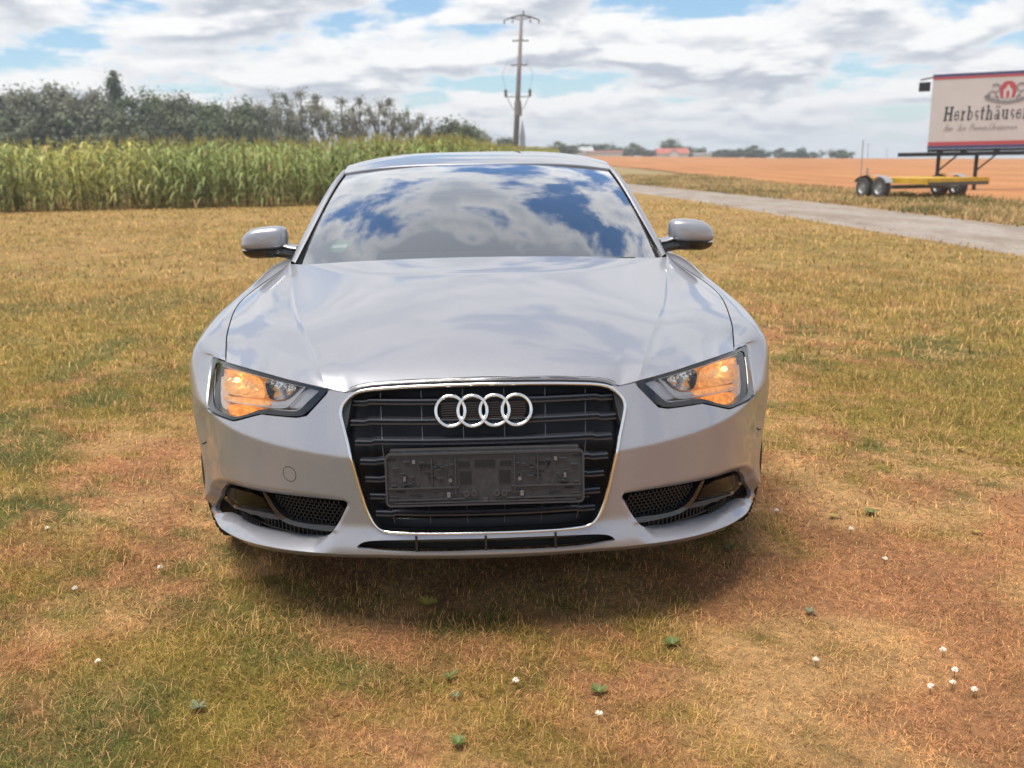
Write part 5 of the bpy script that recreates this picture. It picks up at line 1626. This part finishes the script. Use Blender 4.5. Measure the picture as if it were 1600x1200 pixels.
bay('fog_reflector', [(356, 767), (366, 763.5), (406, 771.5), (420, 794), (424, 799), (398, 793), (357, 781)], -.048, P_('smoked_reflector', (.05, .05, .05), .35, .2), step=.006, it=1, bowl=.03, bowl_w=.03, ret=.0)
bay('fog_lens', [(354, 766), (365, 762), (407, 770.5), (422, 795), (427, 801), (398, 795), (355, 783)], -.036, M['foglens'], step=.008, it=1, ret=.012)
bay('trim_bar', [(360, 789), (395, 797), (436, 805), (444, 812), (430, 812), (395, 803)], -.030, M['carrier'], step=.006, it=1, ret=.015)
# tow eye cover: a disc with a fine gap, on the right-hand side of the car (left in the picture)
def tow():
    c = on([(452.3, 740.7)])[0]; r = .0205
    a = np.linspace(0, 2 * math.pi, 40, endpoint=False)
    ring = np.stack([c[0] + r * np.cos(a), c[1] + r * np.sin(a)], 1)
    v, f = cdt(ring, [], .006); X = S(v[:, 0], v[:, 1], .0003) * [-1, 1, 1]
    X = np.asarray(X); V, Fc = with_return(X, f[:, ::-1], np.tile([0, .006, 0], (len(v), 1)))
    o = sharp(mesh('tow_eye_cover', V, Fc, M['paint'], car), 30)
    ring2 = np.stack([c[0] + (r + .0011) * np.cos(a), c[1] + (r + .0011) * np.sin(a)], 1)
    X2 = S(ring2[:, 0], ring2[:, 1], .0002) * [-1, 1, 1]
    Nn = Sn(ring2[:, 0], ring2[:, 1]) * [-1, 1, 1]
    V, Fc = sweep(X2, Nn, [(-.0009, -.002), (-.0007, .0002), (.0007, .0002), (.0009, -.002)])
    MB().add(V, Fc).build('gap', M['dark'], o)
tow()


# ---- windscreen, pillars, roof, side glass
def ws_pt(s, t, off=0.0):
    s = np.asarray(s, float); t = np.asarray(t, float)
    xb, yb, zb = .718 * s, 1.175 + .275 * np.abs(s)**2.3, .948 - .036 * s**2
    xt, yt, zt = .594 * s, 1.875 + .125 * np.abs(s)**2.2, 1.2885 - .034 * np.abs(s)**2.4
    bl = .030 * 4 * t * (1 - t) + off
    return np.stack([xb + (xt - xb) * t, yb + (yt - yb) * t - bl * .42, zb + (zt - zb) * t + bl * .90], -1)
def make_screen():
    s = np.linspace(-1, 1, 61); t = np.linspace(-.05, 1.0, 41)
    Sg, Tg = np.meshgrid(s, t, indexing='ij')
    o = mesh('windscreen', ws_pt(Sg, Tg).reshape(-1, 3), grid_faces(61, 41), M['windscreen'], car)
    if o.data.polygons[1000].normal.y > 0: o.data.flip_normals()
    # black printed border, behind the glass
    def strip_(s0, s1, t0, t1, n, m):
        a, b = np.meshgrid(np.linspace(s0, s1, n), np.linspace(t0, t1, m), indexing='ij')
        return ws_pt(a, b, -.006).reshape(-1, 3), grid_faces(n, m)
    b = MB()
    for q in ((-1, 1, -.05, .055, 40, 4), (-1, 1, .955, 1.0, 40, 3), (-1, -.965, .055, .955, 3, 20), (.965, 1, .055, .955, 3, 20)):
        b.add(*strip_(*q))
    b.build('printed_border', M['black'], o, True)
    return o
screen = make_screen()
def curve_px(pts): return np.array([at_y(*p) * [-1, 1, 1] for p in pts])
def make_pillars():
    t = np.linspace(0, 1, 24)
    g = ws_pt(np.ones(24), t)
    base_in = g + [.004, .004, .0]
    tt = [0, .22, .5, .75, .9, 1]
    mid = Spl(tt, np.array([(.752, 1.475, .911), (.722, 1.60, .992), (.683, 1.755, 1.094), (.646, 1.885, 1.182), (.621, 1.965, 1.232), (.603, 2.02, 1.262)]))(t)
    out = Spl(tt, np.array([(.786, 1.535, .903), (.757, 1.655, .987), (.717, 1.80, 1.092), (.676, 1.925, 1.183), (.645, 2.0, 1.236), (.618, 2.06, 1.270)]))(t)
    back = out + [.002, .05, -.012]
    # black trim between glass and metal, a little sunk
    V = np.stack([base_in, base_in + [.006, .002, -.008], mid + [-.006, .0, -.010], mid], 1).reshape(-1, 3)
    two('pillar_trim', V, grid_faces(24, 4), M['gloss'])
    m2 = mid + (out - mid) * .5 + [.003, -.006, .009]
    V = np.stack([mid + [-.001, .004, -.012], mid, m2, out, back], 1)
    fine = []
    for row in V:
        fine.append(Spl([0, .8, 1.6, 2.4, 3.4], row)(np.r_[np.linspace(0, .8, 3)[:-1], np.linspace(.8, 3.4, 14)]))
    fine = np.array(fine)
    r = two('pillar', fine.reshape(-1, 3), grid_faces(24, fine.shape[1]), M['paint'])
make_pillars()
RAIL = Spl([2.0, 2.2, 2.4, 2.8, 3.2, 3.6, 4.0, 4.35], [(.604, 1.260), (.622, 1.283), (.632, 1.297), (.628, 1.298), (.60, 1.262), (.56, 1.19), (.53, 1.095), (.51, 1.0)])
ROOFC = Spl([1.878, 2.0, 2.15, 2.4, 2.8, 3.2, 3.6, 4.0, 4.35], [1.290, 1.312, 1.332, 1.349, 1.352, 1.32, 1.25, 1.145, 1.04])
def roof_pt(y, s):
    """y is the station on the centre line; the front edge sweeps back towards the rails"""
    s = np.asarray(s, float); y = np.asarray(y, float)
    sw = .125 * np.abs(s)**2.2 * np.clip(1 - (y - 1.878) / .6, 0, 1)
    yy = y + sw
    r = RAIL(np.maximum(yy, 2.0)); zc = ROOFC(y)
    return np.stack([r[..., 0] * s, yy, zc + (r[..., 1] - zc) * np.abs(s)**3.6], -1)
def make_roof():
    def part(name, y0, y1, ny, mat, s1=1.0, z=0.0, par=car):
        Y, Sg = np.meshgrid(np.linspace(y0, y1, ny), np.linspace(-s1, s1, 49), indexing='ij')
        G = roof_pt(Y, Sg) + [0, 0, z]
        V = G.reshape(-1, 3).tolist(); Fc = grid_faces(ny, 49, True)
        n = len(V)
        # front hem over the windscreen
        for i in range(49): p = V[i]; V.append((p[0], p[1] + .01, p[2] - .012))
        for i in range(48): Fc.append((i, i + 1, n + i + 1, n + i))
        return mesh(name, V, Fc, mat, par)
    part('roof', 1.880, 3.42, 60, M['paint'])
    part('rear_screen', 3.424, 4.18, 24, M['sideglass'])
    part('tailgate', 4.184, 4.40, 8, M['paint'])
make_roof()
def make_side_glass():
    def pane(name, yb0, yb1, yr0, yr1, mat, n=16, inset=0.0):
        a = np.linspace(0, 1, n); V = []
        for q in a:
            yb = yb0 + (yb1 - yb0) * q; yr = yr0 + (yr1 - yr0) * q
            b = SHT(np.array(yb)); r = RAIL(np.array(yr))
            B = np.array([b[0] - inset, yb, b[1] - .004]); T = np.array([r[0] - inset, yr, r[1] - .004])
            for k in np.linspace(0, 1, 8):
                p = B + (T - B) * k; p[0] += .03 * 4 * k * (1 - k); V.append(p)
        return two(name, V, grid_faces(n, 8, True), mat)
    pane('front_window', 1.64, 2.64, 2.10, 2.62, M['sideglass'])
    pane('centre_pillar', 2.645, 2.745, 2.625, 2.715, M['gloss'], 4)
    pane('rear_window', 2.75, 3.72, 2.72, 3.52, M['sideglass'])
    pane('rear_pillar', 3.725, 4.60, 3.525, 4.35, M['paint'])
    # roof rail
    V = []
    for y in np.linspace(2.03, 4.35, 40):
        r = RAIL(np.array(y)); V += [(r[0] - .004, y, r[1] + .0), (r[0] + .008, y, r[1] - .008), (r[0] + .006, y, r[1] - .022)]
    two('roof_rail', V, grid_faces(40, 3, True), M['paint'])
make_side_glass()
for o in list(car.children):
    if o.type == 'MESH' and o.data.materials and o.data.materials[0] == M['sideglass']:
        n0 = o.data.polygons[len(o.data.polygons) // 2]
        if n0.normal.dot(Vector((n0.center.x, 0, n0.center.z - .9))) < 0: o.data.flip_normals()
def make_tail():
    V = []; n = 0
    ring = []
    for z, w, y in ((1.03, .50, 4.41), (.96, .62, 4.62), (.80, .74, 4.68), (.60, .78, 4.70), (.45, .80, 4.70), (.30, .76, 4.68), (.22, .70, 4.62)):
        for x in np.linspace(-1, 1, 25): V.append((x * w, y - .09 * abs(x)**3, z))
    mesh('tail', V, grid_faces(7, 25, True), M['paint'], car)
    for s in (1, -1):
        b = MB().box((s * .60, 4.655, .80), (.24, .05, .10)); b.build('tail_lamp', P_('red_lens', (.25, .01, .01), .2), car)
make_tail()
def make_under():
    b = MB().box((0, 2.5, .20), (1.50, 3.6, .03)); b.build('undertray', M['dark'], car)
    b = MB().box((0, .78, .47), (1.16, .90, .40)); b.build('engine_cover', M['dark'], car)
    b = MB().box((0, 1.36, .62), (1.66, .34, .44)); b.build('bulkhead', M['dark'], car)
    # cowl under the trailing edge of the bonnet
    s = np.linspace(-1, 1, 41); V = []
    for q in s:
        p = ws_pt(q, -.03); V += [p + [0, -.10, -.030], p + [0, -.02, -.022], p + [0, .02, -.004]]
    mesh('cowl', V, grid_faces(41, 3), M['black'], car)
    for s0, s1 in ((-.86, .02), (-.02, .86)):
        a = np.linspace(s0, s1, 14)
        pts = [ws_pt(q, -.030 + .012 * (k / 13), .004) for k, q in enumerate(a)]
        MB().tube([tuple(p) for p in pts], .004, 6).build('wiper', M['black'], car, True)
make_under()

# ---- wheels
def make_wheel(x, y, sgn):
    w = empty('wheel', (x, y, .325), 0, car)
    prof = [(-.105, .215), (-.112, .25), (-.110, .295), (-.098, .318), (-.07, .325), (.07, .325), (.098, .318), (.110, .295), (.112, .25), (.105, .215)]
    b = MB().lathe(prof, 'x', 48)
    t = b.build('tyre', M['rubber'], w, True, 50)
    tb = MB()
    for k in range(40):
        a = 2 * math.pi * k / 40
        for xo in (-.075, -.025, .025, .075):
            c = (xo, .3255 * math.cos(a + xo), .3255 * math.sin(a + xo))
            tb.box(c, (.040, .034, .006), Matrix.Rotation(a + xo - math.pi / 2, 3, 'X'))
    tb.build('tread', M['rubber'], t)['kind'] = 'stuff'
    b = MB().lathe([(-.10, .212), (-.10, .20), (.06, .19), (.09, .205), (.10, .218)], 'x', 40)
    for k in range(10):
        a = 2 * math.pi * k / 10
        b.box((sgn * .062, .12 * math.cos(a), .12 * math.sin(a)), (.02, .16, .026), Matrix.Rotation(a, 3, 'X'))
    b.lathe([(sgn * .075, .001), (sgn * .075, .035), (sgn * .05, .045)], 'x', 20)
    b.build('rim', M['satin'], w, True, 40)
    MB().lathe([(-.02 * sgn, .001), (-.02 * sgn, .15), (-.035 * sgn, .15), (-.035 * sgn, .001)], 'x', 32).build('brake_disc', M['satin'], w, True, 40)
for yy in (.895, 3.69):
    for sx in (1, -1): make_wheel(sx * .822, yy, sx)
def make_liners():
    for yc in (.88, 3.69):
        V = []
        for a in np.linspace(R(8), R(172), 28):
            for x in (.50, .885): V.append((x, yc + .372 * math.cos(a), .325 + .372 * math.sin(a)))
        n = len(V)
        two('wheel_liner', V, grid_faces(28, 2), M['dark'])
make_liners()

# ---- door mirrors
def make_mirrors():
    nu, nv = 40, 24
    def sq(v, e): return np.sign(v) * np.abs(v)**e
    for s in (1, -1):
        root = empty('door_mirror', (0, 0, 0), 0, car)
        cx, cy, cz = .915, 1.69, .996
        def shell(hw, hh, hd, z0, z1, taper):
            a = np.linspace(-math.pi, math.pi, nu); b = np.linspace(-math.pi / 2, math.pi / 2, nv)
            A, B = np.meshgrid(a, b, indexing='ij')
            x = sq(np.cos(B), .55) * sq(np.cos(A), .55); z = sq(np.cos(B), .55) * sq(np.sin(A), .50); y = sq(np.sin(B), .8)
            zz = z * hh * (1 - .16 * np.clip(x, 0, 1)**2) - .006 * x
            zz = np.where(z > 0, zz - .018 * np.clip(x, 0, 1)**2.2, zz)
            X = cx + x * hw + .012 * np.where(z < 0, -z, 0) * (x > 0)
            return np.stack([X * s, cy + y * hd, np.clip(cz + zz, z0, z1)], -1).reshape(-1, 3)
        V = shell(.097, .051, .060, cz - .046, 9, 0)
        o = MB().add(V, grid_faces(nu, nv)).build('housing', M['paint'], root, True, 50)
        V = shell(.095, .085, .056, cz - .082, cz - .047, 0)
        MB().add(V, grid_faces(nu, nv)).build('lower_cover', M['gloss'], root, True, 50)
        b = MB()
        V, Fc = sweep([(s * .755, 1.665, .920), (s * .79, 1.668, .926), (s * .83, 1.675, .934), (s * .87, 1.685, .938)], [(0, -1, 0)] * 4,
                      [(-.022, -.03), (-.018, .022), (0, .03), (.018, .022), (.022, -.03)], False)
        b.add(V, Fc); b.build('arm', M['gloss'], root, True, 60)
        V, Fc = sweep([(s * .775, 1.665, .955), (s * .80, 1.668, .958), (s * .83, 1.675, .966), (s * .86, 1.685, .975)], [(0, -1, 0)] * 4,
                      [(-.011, -.03), (-.008, .020), (0, .027), (.008, .020), (.011, -.03)], False)
        MB().add(V, Fc).build('arm_cover', M['paint'], root, True, 60)
        MB().box((s * .915, 1.742, 1.003), (.15, .004, .07)).build('mirror_glass', M['chrome'], root)
make_mirrors()

# ---- cabin seen through the glass
def rounded(b, c, d, e=.5, tilt=0.0, n=18):
    a = np.linspace(-math.pi, math.pi, n * 2); p = np.linspace(-math.pi / 2, math.pi / 2, n)
    A, B = np.meshgrid(a, p, indexing='ij')
    f = lambda v: np.sign(v) * np.abs(v)**e
    x = f(np.cos(B)) * f(np.cos(A)) * d[0] / 2; y = f(np.cos(B)) * f(np.sin(A)) * d[1] / 2; z = f(np.sin(B)) * d[2] / 2
    y2 = y * math.cos(tilt) + z * math.sin(tilt); z2 = -y * math.sin(tilt) + z * math.cos(tilt)
    return b.add(np.stack([x + c[0], y2 + c[1], z2 + c[2]], -1).reshape(-1, 3), grid_faces(n * 2, n))
def make_cabin():
    b = MB()
    V = []
    for q in np.linspace(-1, 1, 31):
        V += [(.70 * q, 1.33 + .20 * q * q, .900), (.70 * q, 1.55 + .06 * q * q, .925 - .02 * q * q), (.68 * q, 1.80, .915 + .02 * math.exp(-((q - .52) / .25)**2)), (.68 * q, 1.86, .86), (.68 * q, 1.84, .55)]
    mesh('dashboard', V, grid_faces(31, 5), M['fabric'], car)
    for sx in (.37, -.37):
        seat = empty('seat', (sx, 2.45, .3), 0, car)
        rounded(MB(), (0, 0, .2), (.52, .55, .18)).build('cushion', M['fabric'], seat, True)
        rounded(MB(), (0, .26, .50), (.52, .16, .62), .55, R(14)).build('backrest', M['fabric'], seat, True)
        h = rounded(MB(), (0, .36, .865), (.27, .10, .19), .6, R(8)); h.build('headrest', M['fabric'], seat, True)
    rb = empty('rear_bench', (0, 3.25, .3), 0, car)
    rounded(MB(), (0, .15, .42), (1.25, .18, .62), .4, R(18)).build('backrest', M['fabric'], rb, True)
    for x in (-.38, .38): rounded(MB(), (x, .26, .78), (.26, .1, .16), .6).build('headrest', M['fabric'], rb, True)
    sw = empty('steering_wheel', (.37, 1.93, .90), 0, car); sw.rotation_euler = (R(-24), 0, 0)
    b = MB(); V = [(.185 * math.cos(a), 0, .185 * math.sin(a)) for a in np.linspace(0, 2 * math.pi, 33)]
    b.tube(V, .016, 8).build('wheel_rim', M['fabric'], sw, True)
    MB().box((0, .0, 0), (.34, .02, .05)).build('spoke', M['fabric'], sw)
    rounded(MB(), (0, 0, 0), (.14, .05, .13), .6).build('hub', M['fabric'], sw, True)
    rm = empty('rear_view_mirror', (.005, 1.93, 1.235), 0, car)
    rounded(MB(), (0, 0, -.012), (.25, .035, .068), .55).build('housing', M['black'], rm, True)
    rounded(MB(), (0, .01, .028), (.09, .05, .05), .6).build('sensor_cover', M['black'], rm, True)
    MB().box((0, 2.75, .24), (1.5, 2.2, .02)).build('cabin_floor', M['dark'], car)
    V = []
    for y in np.linspace(1.95, 3.4, 16):
        for q in np.linspace(-.96, .96, 17): V.append(tuple(roof_pt(np.array(y), np.array(q)) - [0, 0, .03]))
    mesh('headlining', V, grid_faces(16, 17), P_('headlining', (.20, .20, .19), .9), car)
    for sx in (1, -1):
        V = []
        for y in np.linspace(1.65, 4.0, 10):
            b_ = SHT(np.array(y)); V += [(sx * (b_[0] - .05), y, b_[1] - .01), (sx * (b_[0] - .02), y, .3)]
        mesh('door_card', V, grid_faces(10, 2), M['fabric'], car)
    # round green emissions sticker inside the lower corner of the screen
    def sticker():
        c = (-.80, .135); rx, rt = .058, .052
        def disc(r0, r1, off, n=32):
            V = []; 
            for k in range(n):
                a = 2 * math.pi * k / n
                for r in (r0, r1): V.append(ws_pt(c[0] + r * rx * math.cos(a), c[1] + r * rt * 1.05 * math.sin(a), off))
            F_ = [(2 * k, 2 * k + 1, (2 * k + 3) % (2 * n), (2 * k + 2) % (2 * n)) for k in range(n)]
            return V, F_
        root = mesh('emissions_sticker', *disc(.72, 1.0, -.0035), M['green'], car)
        mesh('sticker_field', *disc(.0, .72, -.0038), P_('sticker_pale', (.16, .34, .22), .5), root)
        a, bb = np.meshgrid(np.linspace(c[0] - .045, c[0] + .045, 8), np.linspace(c[1] - .016, c[1] + .010, 4), indexing='ij')
        mesh('sticker_number_field', ws_pt(a, bb, -.0030).reshape(-1, 3), grid_faces(8, 4), M['white'], root)
    sticker()
make_cabin()
